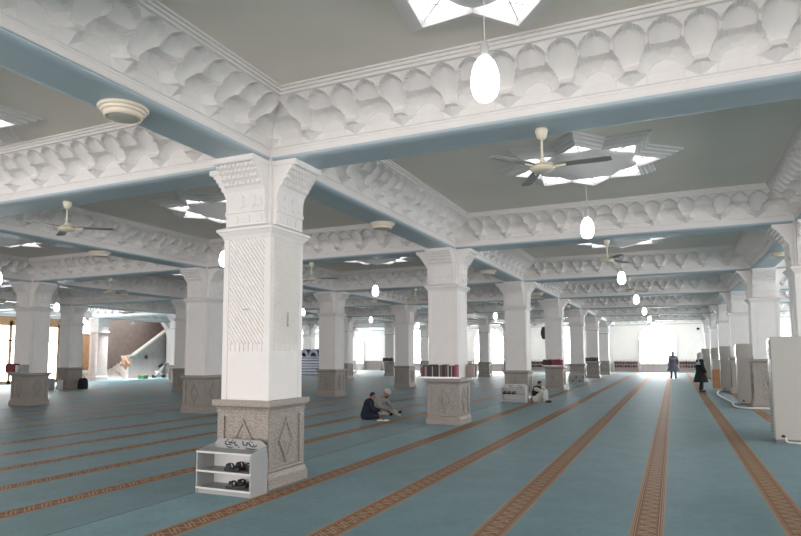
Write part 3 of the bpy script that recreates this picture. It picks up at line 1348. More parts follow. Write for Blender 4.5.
# ------------------------------------------------------------------ shoe racks with sandals
def shoe_rack(x0, x1, yb, label, letters=True, mk='greyboard', h=0.50, d=0.32):
    w = x1 - x0
    t = thing('shoe_rack', label, 'shoe rack', (x0, yb - d, 0))
    for name, xx in (('side_panel', 0), ('side_panel', w - 0.02)):
        b = MB()
        b.prism([(0, 0), (d, 0), (d, h + 0.05), (d - 0.05, h + 0.05), (0, h)], xx, xx + 0.02, axis=0)
        b.build(name, MT[mk], t)
    b = MB()
    b.bx(0.02, w - 0.02, d - 0.02, d - 0.004, 0.0, h - 0.02)
    b.build('back_board', MT['white'], t)
    b = MB()
    b.prism([(0.0, h - 0.02), (w, h - 0.02), (w, h + 0.05), (w - 0.09, h + 0.115), (0.09, h + 0.115), (0.0, h + 0.04)], d - 0.022, d - 0.002)
    hd = b.build('headboard', MT[mk], t)
    for z in (0.055, 0.255, h - 0.02):
        b = MB()
        b.bx(0.02, w - 0.02, 0.0, d - 0.02, z, z + 0.018)
        b.build('shelf', MT['greyboard'], t)
        e = MB()
        e.bx(0.0, w, -0.004, 0.0, z - 0.002, z + 0.02)
        e.build('edge_strip', MT['white'], t)
    b = MB()
    b.bx(0.02, w - 0.02, 0.012, 0.03, 0, 0.055)
    b.build('kick_board', MT['greyboard'], t)
    if letters:
        y = d - 0.026
        k = w / 0.81
        s_ = MB()

        def stroke(pts, r=0.007):
            s_.tube([(p[0] * k, y, h + p[1] * 0.9) for p in pts], [r * 0.6] + [r] * (len(pts) - 2) + [r * 0.5], 6)
        # cut-out calligraphy, two words
        stroke([(0.22, 0.10), (0.19, 0.085), (0.185, 0.06), (0.21, 0.045), (0.25, 0.05), (0.29, 0.045)])
        stroke([(0.24, 0.095), (0.25, 0.075), (0.27, 0.07), (0.28, 0.09), (0.30, 0.07), (0.32, 0.085)])
        stroke([(0.34, 0.105), (0.335, 0.07), (0.345, 0.045), (0.375, 0.04), (0.38, 0.06)])
        stroke([(0.21, 0.025), (0.24, 0.015), (0.28, 0.012), (0.32, 0.022)])
        stroke([(0.45, 0.11), (0.46, 0.07), (0.48, 0.05), (0.52, 0.055), (0.535, 0.08), (0.52, 0.09), (0.505, 0.07)])
        stroke([(0.55, 0.10), (0.56, 0.06), (0.59, 0.04), (0.63, 0.04), (0.66, 0.055), (0.665, 0.075)])
        stroke([(0.50, 0.02), (0.54, 0.01), (0.60, 0.005), (0.67, 0.015)])
        for p in ((0.23, 0.115), (0.30, 0.11), (0.57, 0.115), (0.60, 0.10), (0.62, 0.065), (0.40, 0.02)):
            s_.box((p[0] * k, y, h + p[1] * 0.9), (0.012, 0.01, 0.012))
        s_.build('cut_out_lettering', MT['darkcut'], hd)
    return t


def make_sandal(name='sandal'):
    t = thing(name, 'x', 'sandal')
    b = MB()
    out = [(0.035, -0.13), (0.045, -0.09), (0.038, -0.02), (0.048, 0.06), (0.045, 0.11), (0.02, 0.14), (-0.015, 0.14), (-0.038, 0.10), (-0.042, 0.04), (-0.034, -0.03),
           (-0.036, -0.10), (-0.02, -0.135)]
    b.loops([[(x, y, z + 0.012 * max(0, -y / 0.13)) for x, y in out] for z in (0.0, 0.028)])
    b.build('sole', MT['black'], t)
    for y0, y1, hh in ((0.02, 0.05, 0.065), (0.085, 0.07, 0.055)):
        s_ = MB()
        s_.loops([[(0.046 * math.cos(a), y0 + dy + (y1 - y0) * k / 8, 0.02 + hh * math.sin(a)) for dy in (-0.016, 0.016)] +
                  [(0.041 * math.cos(a), y0 + dy + (y1 - y0) * k / 8, 0.015 + hh * math.sin(a)) for dy in (0.016, -0.016)]
                  for k, a in ((k, PI * k / 8) for k in range(9))])
        s_.build('strap', MT['black'], t)
    s_ = MB()
    s_.tube([(0.04, -0.05, 0.03), (0.045, -0.10, 0.07), (0, -0.135, 0.085), (-0.042, -0.10, 0.07), (-0.038, -0.05, 0.03)], 0.008, 6)
    s_.build('heel_strap', MT['black'], t)
    return t


RY = Y0 - 0.535
shoe_rack(-5.34, -4.525, RY, 'grey two-tier shoe rack with cut-out lettering against the large front pillar')
sd = make_sandal()
spots = [(-4.86, RY - 0.235, 0.2745, 80, 'black strappy sandal nearer the front on the upper shelf of the grey shoe rack'),
         (-4.80, RY - 0.115, 0.2745, 86, 'black strappy sandal nearer the back on the upper shelf of the grey shoe rack'),
         (-4.80, RY - 0.235, 0.0745, 100, 'black sandal nearer the front on the lower shelf of the grey shoe rack'),
         (-4.77, RY - 0.115, 0.0745, 94, 'black sandal nearer the back on the lower shelf of the grey shoe rack')]
for k, (x, y, z, a, lab) in enumerate(spots):
    o = sd if k == 0 else copy_tree(sd)
    o.location = (x, y, z)
    o.rotation_euler = (0, 0, R(a))
    o.scale = (0.95, 0.95, 1.1)
    tag(o, lab, 'sandal', 'sandals on the front shoe rack')
RY3 = YS[3] - 0.442
shoe_rack(-5.47, -4.62, RY3, 'small white shoe rack at the pillar beside the robed seated person', True, 'white')
for k, (x, z, lab) in enumerate(((-5.38, 0.2745, 'leftmost'), (-5.22, 0.275, 'second from left'), (-5.06, 0.275, 'third from left'))):
    o = copy_tree(sd)
    o.location = (x, RY3 - 0.17, z)
    o.rotation_euler = (0, 0, R(178))
    tag(o, 'black sandal, %s on the white shoe rack beside the robed person' % lab, 'sandal', 'sandals on the white shoe rack')
RY5 = YS[5] - 0.442
shoe_rack(-5.45, -4.60, RY5, 'distant dark grey shoe rack at the fifth pillar of the front row', False, 'greypanel')
for k in range(4):
    o = copy_tree(sd)
    o.location = (-5.25 + k * 0.19, RY5 - 0.165, 0.275 if k % 2 else 0.075)
    o.rotation_euler = (0, 0, R(180))
    tag(o, 'black sandal, %s from left on the distant dark shoe rack' % ORD[k], 'sandal', 'sandals on the distant dark rack')


# ------------------------------------------------------------------ books on the pillar ledges
def ledge(cx, cy, side, lab):
    # narrow metal shelf fixed round the pillar on top of the granite base
    b = MB()
    if side == 'front':
        b.bx(-0.48, 0.48, -0.60, -0.36, 1.083, 1.098)
        b.bx(-0.48, 0.48, -0.605, -0.598, 1.083, 1.125)
    elif side == 'right':
        b.bx(0.376, 0.60, -0.355, 0.48, 1.083, 1.098)
    else:
        b.bx(-0.60, -0.376, -0.355, 0.48, 1.083, 1.098)
    o = b.build('book_shelf', MT['metal'])
    o.location = (cx, cy, 0)
    return tag(o, lab, 'shelf')


ORD2 = ORD + ['tenth', 'eleventh', 'twelfth', 'thirteenth', 'fourteenth', 'fifteenth', 'sixteenth', 'seventeenth', 'eighteenth', 'nineteenth', 'twentieth',
              'twenty-first', 'twenty-second', 'twenty-third', 'twenty-fourth', 'twenty-fifth', 'twenty-sixth', 'twenty-seventh', 'twenty-eighth', 'twenty-ninth',
              'thirtieth', 'thirty-first', 'thirty-second', 'thirty-third', 'thirty-fourth']


def book_row(cx, cy, x0, x1, cols, where, group, hmin=0.26, hmax=0.31, seed=1, side='front', wmin=0.028, wmax=0.045):
    rd = random.Random(seed)
    x, k = x0, 0
    while x < x1 - wmin and k < len(ORD2):
        w = round(rd.uniform(wmin, wmax), 3)
        h = round(rd.uniform(hmin, hmax), 2)
        ci = rd.choice(cols)
        px, py, rz = (cx + x + w / 2, cy - 0.485, 0) if side == 'front' else ((cx + 0.485, cy + x + w / 2, PI / 2) if side == 'right' else (cx - 0.485, cy + x + w / 2, -PI / 2))
        book(px, py, 1.0995, w - 0.002, 0.19, h, 'book%d' % ci, '%s book, %s from the %s on %s' % (CNAME[ci], ORD2[k], 'left' if side == 'front' else 'near end', where), group, rz)
        x += w
        k += 1


ledge(PX, YS[2], 'front', 'narrow metal shelf on the camera side of the second front-row pillar')
book_row(PX, YS[2], -0.44, 0.40, [0, 2, 2, 5, 3, 2, 5, 6, 7, 4, 5], 'the second front-row pillar', 'books on the second front-row pillar', seed=3, wmin=0.02, wmax=0.034)
ledge(PX, YS[2], 'right', 'narrow metal shelf on the aisle side of the second front-row pillar')
book_row(PX, YS[2], 0.20, 0.44, [2, 4, 6], 'aisle side of second front-row pillar', 'books on the aisle side of the second pillar', seed=5, side='right')
ledge(PX, YS[2], 'left', 'narrow metal shelf on the left side of the second front-row pillar')
book_row(PX, YS[2], -0.35, -0.10, [1, 7, 3], 'left side of second front-row pillar', 'books on the left side of the second pillar', seed=8, side='left', hmin=0.2, hmax=0.24)
ledge(PX, YS[4], 'front', 'metal book shelf on the fourth front-row pillar')
book_row(PX, YS[4], -0.46, -0.10, [2, 5, 0], 'left half of fourth pillar shelf', 'dark books on the fourth front-row pillar', seed=11)
book_row(PX, YS[4], -0.04, 0.44, [1, 7, 1], 'right half of fourth pillar shelf', 'crimson books on the fourth front-row pillar', seed=12)
ledge(PX, YS[6], 'front', 'distant metal book shelf on the sixth front-row pillar')
book_row(PX, YS[6], -0.46, 0.44, [2, 5, 4, 2], 'the sixth front-row pillar', 'books on the distant sixth pillar', seed=13, wmin=0.05, wmax=0.075)
ledge(XS[2], YS[6], 'front', 'distant metal book shelf on a pillar left of the seated pair')
book_row(XS[2], YS[6], -0.46, 0.44, [2, 5, 0], 'the distant pillar above the seated pair', 'books on the distant pillar above the pair', seed=14, wmin=0.05, wmax=0.075)
ledge(XS[2], YS[2], 'front', 'metal book shelf on the left-edge pillar')
book_row(XS[2], YS[2], -0.46, 0.02, [1, 7, 0], 'the left-edge pillar', 'red books on the left-edge pillar', seed=15)
o = MB()
o.bx(-0.07, 0.07, -0.09, 0.09, 0, 0.25)
o = bevel(o.build('tissue_box', MT['white']), 0.008)
o.location = (XS[2] + 0.12, YS[2] - 0.49, 1.0995)
tag(o, 'small white box beside the red books on the left-edge pillar', 'box')
o = MB()
o.bx(-0.09, 0.09, -0.09, 0.09, 0, 0.27)
o = bevel(o.build('small_box', MT['greyboard']), 0.008)
o.location = (XS[2] + 0.40, YS[2] - 0.49, 1.0995)
tag(o, 'small grey box at the right end of the left-edge pillar shelf', 'box')

# thermometer-like strip and hook on the front pillar, loudspeaker on a far pillar
b = MB()
b.bx(0, 0.012, -0.012, 0.012, 0, 0.16)
b.lathe([(0.001, 0.17), (0.012, 0.172), (0.012, 0.19), (0.001, 0.192)], c=(0.008, 0, 0), n=8)
o = b.build('wall_hook', MT['greypanel'])
o.location = (PX + SH, Y0 + 0.02, 2.02)
tag(o, 'small dark metal hook on the aisle side of the front pillar', 'hook')
b = MB()
b.bx(-0.05, 0.05, -0.008, 0, -0.006, 0.006)
o = b.build('cable_clip', MT['greypanel'])
o.location = (PX, Y0 - SH, 2.24)
tag(o, 'tiny dark clip on the camera side of the front pillar', 'clip')
t = thing('wall_speaker', 'black loudspeaker on the left face of the pillar with crimson books', 'speaker', (PX - SH, YS[4] - 0.1, 2.62))
b = MB()
b.prism([(-0.16, -0.28), (0, -0.28), (0, 0.28), (-0.16, 0.28), (-0.22, 0.1), (-0.22, -0.1)], -0.12, 0.12)
bevel(b.build('cabinet', MT['black'], t), 0.015)
b = MB()
b.bx(-0.228, -0.22, -0.10, 0.10, -0.09, 0.09)
b.build('grille', MT['acgrille'], t)
t = thing('security_camera', 'small black camera high on the far wall right of the bright window', 'camera', (2.03, WY, 3.8))
b = MB()
b.bx(-0.03, 0.03, -0.18, 0, -0.03, 0.03)
b.build('bracket', MT['black'], t)
b = MB()
b.ell((0, -0.22, -0.06), (0.13, 0.15, 0.11))
b.build('housing', MT['black'], t, smooth=True)


# ------------------------------------------------------------------ air conditioners and cables
def make_ac(h=1.95, dx=0.54, dy=0.38):
    t = thing('air_conditioner', 'x', 'air conditioner')
    b = MB()
    b.bx(0.0, dx, 0, dy, 0.05, h)
    bevel(b.build('body', MT['ac'], t), 0.018, 3)
    b = MB()
    b.bx(0.02, dx - 0.02, 0.015, dy - 0.015, 0, 0.05)
    b.build('plinth', MT['acgrille'], t)
    b = MB()
    b.bx(-0.012, 0.002, 0.03, dy - 0.03, h - 0.42, h - 0.06)
    f = b.build('outlet', MT['acgrille'], t)
    b = MB()
    for k in range(7):
        z = h - 0.40 + k * 0.05
        b.bx(-0.03, -0.008, 0.035, dy - 0.035, z, z + 0.014)
    b.build('louvre', MT['acgloss'], f)
    b = MB()
    b.bx(-0.016, 0.002, 0.03, dy - 0.03, h - 0.66, h - 0.46)
    b.build('display_panel', MT['acgloss'], t)
    b = MB()
    b.bx(-0.012, 0.002, 0.03, dy - 0.03, 0.12, 0.95)
    g = b.build('intake_panel', MT['ac'], t)
    b = MB()
    for k in range(12):
        b.bx(-0.018, -0.010, 0.05, dy - 0.05, 0.18 + k * 0.06, 0.20 + k * 0.06)
    b.build('intake_slot', MT['acgrille'], g)
    b = MB()
    b.prism([(0.13 + 0.035 * math.cos(PI * k / 10), 0.10 + 0.05 * math.sin(PI * k / 10)) for k in range(11)], -0.004, 0.01)
    b.build('cable_outlet', MT['black'], t)
    return t


ac = make_ac()
for k, (x, y, lab) in enumerate(((1.66, 13.25, 'tall white air conditioner nearest the viewer at the right edge'),
                                 (1.87, 22.45, 'tall white air conditioner beside the tall grey pillar base, second nearest'),
                                 (1.84, 29.75, 'third tall white air conditioner, beyond the second, left edge lit'),
                                 (1.86, 37.1, 'fourth tall white air conditioner, just right of the woman in black'),
                                 (1.70, 44.5, 'farthest tall white air conditioner near the far wall'))):
    o = ac if k == 0 else copy_tree(ac)
    o.location = (x, y, 0)
    tag(o, lab, 'air conditioner', 'air conditioners along the right pillar row')


def cable(name, pts, r, lab, mk='cable'):
    b = MB()
    P = [Vector(p) for p in pts]
    out = []
    for a in range(len(P) - 1):
        p0, p1, p2, p3 = P[max(a - 1, 0)], P[a], P[a + 1], P[min(a + 2, len(P) - 1)]
        for k in range(6):
            t = k / 6
            out.append(0.5 * ((2 * p1) + (p2 - p0) * t + (2 * p0 - 5 * p1 + 4 * p2 - p3) * t * t + (3 * p1 - p0 - 3 * p2 + p3) * t ** 3))
    out.append(P[-1])
    b.tube(out, r, 8)
    return tag(b.build(name, MT[mk], None, smooth=True), lab, 'cable')


cable('power_cable', [(1.83, 13.22, 0.10), (1.84, 13.19, 0.03), (1.98, 13.14, 0.02), (2.35, 13.18, 0.02), (2.9, 13.25, 0.02)], 0.018, 'white cable running right from the nearest air conditioner')
cable('power_cable', [(1.70, 22.6, 0.03), (1.66, 21.5, 0.03), (1.82, 20.85, 0.03), (2.4, 20.8, 0.03), (3.3, 20.85, 0.03)], 0.03, 'white pipe along the foot of the tall grey pillar base')
cable('power_cable', [(1.72, 29.6, 0.03), (1.55, 27.4, 0.03), (1.62, 25.0, 0.03), (1.72, 23.2, 0.03), (1.80, 22.8, 0.03)], 0.03, 'white pipe on the floor between second and third air conditioners')
t = thing('brown_cabinet', 'small brown wooden cabinet beyond the third air conditioner', 'cabinet', (1.62, 31.6, 0))
b = MB()
b.bx(0, 0.42, 0, 0.5, 0.04, 0.90)
bevel(b.build('body', MT['box'], t), 0.01)
b = MB()
b.bx(-0.012, 0.0, 0.02, 0.48, 0.08, 0.86)
b.build('door', MT['box'], t)
b = MB()
b.bx(-0.02, 0.45, -0.02, 0.52, 0.90, 0.93)
b.build('top', MT['wood'], t)
b = MB()
b.bx(0.0, 0.36, 0.02, 0.42, 0, 0.42)
o = bevel(b.build('grey_carton', MT['greypanel']), 0.01)
o.location = (1.64, 31.65, 0.931)
tag(o, 'grey carton standing on the small brown cabinet', 'box')


# ------------------------------------------------------------------ stack of folded striped bundles
def bundle(w, d, h, arch=False, n=14, periods=3):
    v, f, uv = [], [], []
    if not arch:
        # rounded slab; stripes run round the edge
        prof = []
        for k in range(n + 1):
            a = -PI / 2 + PI * k / n
            prof.append((math.cos(a) * 0.10, h / 2 + math.sin(a) * h / 2, k / n))
        rings = []
        for ins, z, u in prof:
            hx, hy = w / 2 - 0.10 + ins, d / 2 - 0.10 + ins
            rings.append(([(-hx, -hy, z), (hx, -hy, z), (hx, hy, z), (-hx, hy, z)], u))
        for q, u in rings:
            for p in q:
                v.append(p)
                uv.append((u * periods, 0))
        for a in range(len(rings) - 1):
            for k in range(4):
                f.append((a * 4 + k, a * 4 + (k + 1) % 4, a * 4 + 4 + (k + 1) % 4, a * 4 + 4 + k))
        f.append((3, 2, 1, 0))
        o = (len(rings) - 1) * 4
        f.append((o, o + 1, o + 2, o + 3))
    else:
        # thick cloth bent over as an arch
        m = 18
        for y in (-d / 2, d / 2):
            for k in range(m + 1):
                a = PI * k / m
                for q in range(5):
                    r = 0.55 + 0.45 * q / 4
                    v.append((math.cos(a) * w / 2 * r, y, math.sin(a) * h * r))
                    uv.append((q / 4 * periods, 0))
        N = (m + 1) * 5
        for s_ in (0, N):
            for k in range(m):
                for q in range(4):
                    a = s_ + k * 5 + q
                    f.append((a, a + 1, a + 6, a + 5))
        for k in range(m):
            a = k * 5
            f.append((a + 4, a + 9, N + a + 9, N + a + 4))
            f.append((a, N + a, N + a + 5, a + 5))
        for k in (0, m):
            for q in range(4):
                a = k * 5 + q
                f.append((a, a + 1, N + a + 1, N + a))
    me = bpy.data.meshes.new('striped_bundle')
    me.from_pydata(v, [], f)
    me.materials.append(MT['stripe_cloth'])
    ul = me.uv_layers.new(name='UVMap')
    for lp in me.loops:
        ul.data[lp.index].uv = uv[lp.vertex_index]
    bm = bmesh.new()
    bm.from_mesh(me)
    bmesh.ops.recalc_face_normals(bm, faces=bm.faces)
    bm.to_mesh(me)
    bm.free()
    return me


slab = bundle(1.9, 0.9, 0.215, periods=2.0)
z = 0.0
SN = ['lowest', 'second lowest', 'third lowest', 'middle', 'third highest flat', 'second highest flat', 'highest flat']
for k in range(7):
    o = link('striped_blanket', slab, None, (-26.95 + (0.03 if k % 2 else -0.02), 42.55, z), 0.0)
    tag(o, '%s blue and white striped blanket in the distant stack' % SN[k], 'blanket', 'striped blankets in the distant stack')
    z += 0.217
hump = bundle(0.94, 0.85, 0.60, True, periods=3.0)
for k, dx in enumerate((-0.46, 0.46)):
    o = link('striped_blanket', hump, None, (-26.95 + dx * 1.03, 42.55, z), 0.0)
    tag(o, '%s arched striped blanket on top of the distant stack' % ['left', 'right'][k], 'blanket', 'striped blankets in the distant stack')

# ------------------------------------------------------------------ things near the left entrance
o = MB()
o.bx(-0.42, 0.42, -0.10, 0.10, 0, 0.56)
o.bx(-0.38, 0.38, -0.11, -0.10, 0.05, 0.50)
o = bevel(o.build('storage_box', MT['greypanel']), 0.01)
o.location = (-28.45, 20.7, 0)
tag(o, 'low grey box standing at the foot of the pillar near the wooden doors', 'box')
o = MB()
o.bx(-0.19, 0.19, -0.02, 0.02, 0, 0.48)
o = bevel(o.build('white_board', MT['white']), 0.004)
o.location = (-27.72, 20.85, 0)
tag(o, 'pale grey board leaning on the pillar near the wooden doors', 'board')
t = thing('black_bag', 'black bag on the floor right of the pillar with leaning boards', 'bag', (-27.05, 21.6, 0))
b = MB()
b.loops([[(x * s_, y * s_, z_) for x, y in ((-0.2, -0.15), (0.2, -0.15), (0.2, 0.15), (-0.2, 0.15))] for s_, z_ in ((1, 0), (1.05, 0.2), (0.95, 0.45), (0.6, 0.55))])
bevel(b.build('body', MT['blackcloth'], t), 0.03)
b = MB()
b.tube([(-0.10, 0, 0.53), (-0.08, 0, 0.66), (0.08, 0, 0.66), (0.10, 0, 0.53)], 0.012)
b.build('handle', MT['blackcloth'], t)
t = thing('dried_flower_vase', 'tall vase of dried brown stalks in front of the staircase', 'vase', (-35.3, 31.55, 0))
b = MB()
b.lathe([(0.01, 0), (0.10, 0), (0.09, 0.05), (0.06, 0.3), (0.075, 0.5), (0.05, 0.62), (0.07, 0.68), (0.05, 0.68), (0.03, 0.6), (0.01, 0.6)], n=18)
b.build('vase_body', MT['marble'], t, smooth=True)
rd = random.Random(2)
b = MB()
for k in range(60):
    a, r = rd.uniform(0, 2 * PI), rd.uniform(0.05, 0.42)
    hh = rd.uniform(0.9, 1.55)
    ex, ey = r * math.cos(a), r * math.sin(a)
    b.tube([(0, 0, 0.6), (ex * 0.35, ey * 0.35, 0.6 + (hh - 0.6) * 0.6), (ex, ey, hh)], 0.008, 4)
    b.ell((ex, ey, hh), (0.035, 0.035, 0.08), 6, 5)
b.build('dried_stalks', MT['straw'], t)
o = MB()
o.bx(-0.3, 0.3, -0.2, 0.2, 0, 0.26)
o = bevel(o.build('green_crate', MT['green']), 0.02)
o.location = (-34.6, 32.5, 0)
tag(o, 'small green crate at the foot of the stair parapet', 'crate')
t = thing('stroller', 'white and black stroller parked at the right end of the stair arch', 'stroller', (-35.0, 34.35, 0), 0.6)
b = MB()
for s_ in (-0.22, 0.22):
    b.tube([(-0.35, s_, 0.12), (0.05, s_, 0.55), (0.42, s_, 1.0)], 0.025)
    b.tube([(0.32, s_, 0.12), (0.0, s_, 0.5)], 0.025)
b.tube([(0.42, -0.22, 1.0), (0.42, 0.22, 1.0)], 0.025)
b.build('frame', MT['white'], t)
for x in (-0.35, 0.32):
    for y in (-0.24, 0.24):
        b = MB()
        b.prism([(x + 0.12 * math.cos(2 * PI * k / 16), 0.125 + 0.12 * math.sin(2 * PI * k / 16)) for k in range(16)], y - 0.02, y + 0.02)
        b.build('wheel', MT['black'], t)
b = MB()
b.prism([(-0.28, 0.42), (0.08, 0.36), (0.34, 0.92), (0.26, 0.96), (0.04, 0.50), (-0.28, 0.52)], -0.20, 0.20)
b.build('seat', MT['white'], t)
b = MB()
b.prism([(0.30 + 0.34 * math.cos(a), 0.80 + 0.30 * math.sin(a)) for a in [PI * 0.25 + PI * 0.8 * k / 8 for k in range(9)]] + [(0.28, 0.84)], -0.22, 0.22)
b.build('hood', MT['blackcloth'], t)
t = thing('black_suitcase', 'tall black suitcase beside the stroller at the arch', 'suitcase', (-34.6, 35.3, 0))
b = MB()
b.bx(-0.16, 0.16, -0.22, 0.22, 0.05, 1.05)
bevel(b.build('case', MT['black'], t), 0.04, 3)
for x in (-0.1, 0.1):
    for y in (-0.16, 0.16):
        b = MB()
        b.prism([(x + 0.04 * math.cos(2 * PI * k / 12), 0.04 + 0.04 * math.sin(2 * PI * k / 12)) for k in range(12)], y - 0.012, y + 0.012)
        b.build('wheel', MT['black'], t)
b = MB()
b.tube([(0, -0.12, 1.04), (0, -0.12, 1.45), (0, 0.12, 1.45), (0, 0.12, 1.04)], 0.015)
b.build('handle', MT['metal'], t)


# ------------------------------------------------------------------ people
def organic(name, mb, vox, m, parent=None, smooth=4):
    tmp = mb.build(name + '_tmp', m)
    md = tmp.modifiers.new('r', 'REMESH')
    md.mode = 'VOXEL'
    md.voxel_size = vox
    sm = tmp.modifiers.new('s', 'SMOOTH')
    sm.factor = 0.5
    sm.iterations = smooth
    dg = bpy.context.evaluated_depsgraph_get()
    me = bpy.data.meshes.new_from_object(tmp.evaluated_get(dg))
    me.name = name
    me.polygons.foreach_set('use_smooth', [True] * len(me.polygons))
    old = tmp.data
    bpy.data.objects.remove(tmp)
    bpy.data.meshes.remove(old)
    me.materials.clear()
    me.materials.append(m)
    o = bpy.data.objects.new(name, me)
    COL.objects.link(o)
    if parent:
        o.parent = parent
    return o


def cap(mb, p, q, r0, r1, n=12):
    p, q = Vector(p), Vector(q)
    d = (q - p)
    L = d.length
    d = d / L
    pts, rr = [], []
    for k in range(4):
        a = PI / 2 * k / 4
        pts.append(p - d * r0 * math.cos(a))
        rr.append(max(0.001, r0 * math.sin(a)))
    for k in range(5):
        t = k / 4
        pts.append(p + d * L * t)
        rr.append(r0 + (r1 - r0) * t)
    for k in range(1, 5):
        a = PI / 2 * k / 4
        pts.append(q + d * r1 * math.sin(a))
        rr.append(max(0.001, r1 * math.cos(a)))
    mb.tube(pts, rr, n)


def hand(mb, wrist, direction, palm_n, curl=0.5, s=1.0):
    """palm, four fingers of different length and a thumb"""
    d = Vector(direction).normalized()
    nrm = Vector(palm_n)
    nrm = (nrm - d * nrm.dot(d)).normalized()
    side = d.cross(nrm)
    w = Vector(wrist)
    cap(mb, w, w + d * 0.03 * s, 0.026 * s, 0.026 * s, 8)
    for k in range(4):
        o = (k - 1.5) * 0.020 * s
        base = w + d * 0.085 * s + side * o
        cap(mb, w + d * 0.02 * s + side * o * 0.7, base, 0.014 * s, 0.0115 * s, 8)
        L = (0.072, 0.082, 0.076, 0.058)[k] * s
        c1, c2 = curl * 0.7, curl * 1.5
        m1 = base + (d * math.cos(c1) + nrm * math.sin(c1)) * L * 0.55 + side * o * 0.25
        m2 = m1 + (d * math.cos(c2) + nrm * math.sin(c2)) * L * 0.45
        cap(mb, base, m1, 0.0095 * s, 0.0088 * s, 7)
        cap(mb, m1, m2, 0.0088 * s, 0.0075 * s, 7)
    b0 = w + d * 0.025 * s - side * 0.025 * s
    b1 = b0 + (d * 0.6 - side * 0.8).normalized() * 0.045 * s
    b2 = b1 + (d * 0.85 - side * 0.25 + nrm * 0.5).normalized() * 0.035 * s
    cap(mb, b0, b1, 0.013 * s, 0.011 * s, 7)
    cap(mb, b1, b2, 0.011 * s, 0.009 * s, 7)


def head(mb, c, yaw, pitch, s=1.0):
    """skull, jaw, nose, lips, ears; face looks along +y turned by yaw (about z) and pitch (down)"""
    rot = Matrix.Rotation(yaw, 3, 'Z') @ Matrix.Rotation(-pitch, 3, 'X')
    c = Vector(c)

    def P(x, y, z):
        return c + rot @ Vector((x * s, y * s, z * s))
    mb.ell(c, (0.074 * s, 0.092 * s, 0.105 * s), 18, 12, rot=rot)
    mb.ell(P(0, 0.026, -0.055), (0.055 * s, 0.062 * s, 0.062 * s), 14, 10, rot=rot)
    cap(mb, P(0, 0.085, 0.012), P(0, 0.106, -0.022), 0.009 * s, 0.015 * s, 8)
    cap(mb, P(-0.018, 0.082, -0.058), P(0.018, 0.082, -0.058), 0.007 * s, 0.007 * s, 8)
    cap(mb, P(-0.045, 0.074, 0.028), P(0.045, 0.074, 0.028), 0.010 * s, 0.010 * s, 8)
    for x in (-1, 1):
        mb.ell(P(x * 0.076, -0.005, -0.005), (0.012 * s, 0.022 * s, 0.032 * s), 8, 8, rot=rot)
    return rot, P


def eyes(P, parent, s=1.0):
    for x in (-0.030, 0.030):
        b = MB()
        b.ell(P(x, 0.079, 0.006), (0.011 * s, 0.011 * s, 0.009 * s), 10, 8)
        b.build('eye', MT['hair'], parent, smooth=True)


def figure(J, face_yaw, face_pitch, t, vox=0.009, hands=True, hk=0.5, feet=True):
    """continuous skin body from joints"""
    b = MB()
    cap(b, J['pel'], J['spi'], 0.135, 0.125)
    cap(b, J['spi'], J['che'], 0.125, 0.135)
    for s_ in 'lr':
        cap(b, J['che'], J['sh' + s_], 0.11, 0.058)
        cap(b, J['sh' + s_], J['el' + s_], 0.052, 0.040)
        cap(b, J['el' + s_], J['wr' + s_], 0.040, 0.026)
        cap(b, J['pel'], J['hi' + s_], 0.12, 0.095)
        cap(b, J['hi' + s_], J['kn' + s_], 0.09, 0.058)
        cap(b, J['kn' + s_], J['an' + s_], 0.055, 0.036)
        cap(b, J['an' + s_], J['to' + s_], 0.036, 0.026)
        if hands:
            d = Vector(J['wr' + s_]) - Vector(J['el' + s_])
            hand(b, J['wr' + s_], J.get('hd' + s_, d), J.get('hn' + s_, (0, 0, -1)), hk)
    cap(b, J['che'], J['nec'], 0.075, 0.052)
    cap(b, J['nec'], J['hea'], 0.052, 0.055)
    rot, P = head(b, J['hea'], face_yaw, face_pitch)
    o = organic('body', b, vox, MT['skin'], t, 2)
    eyes(P, t)
    return rot, P


def loft(rings, n=28):
    """rings of (cx, cy, z, rx, ry[, rz])"""
    L = []
    for q in rings:
        cx, cy, z, rx, ry = q[:5]
        L.append([(cx + rx * math.cos(2 * PI * k / n), cy + ry * math.sin(2 * PI * k / n), z) for k in range(n)])
    return L


def shoe(P0, P1, parent, m='black'):
    b = MB()
    p, q = Vector(P0), Vector(P1)
    cap(b, p, q, 0.046, 0.038)
    cap(b, p + Vector((0, 0, 0.05)), p, 0.045, 0.046)
    return organic('shoe', b, 0.009, MT[m], parent, 2)


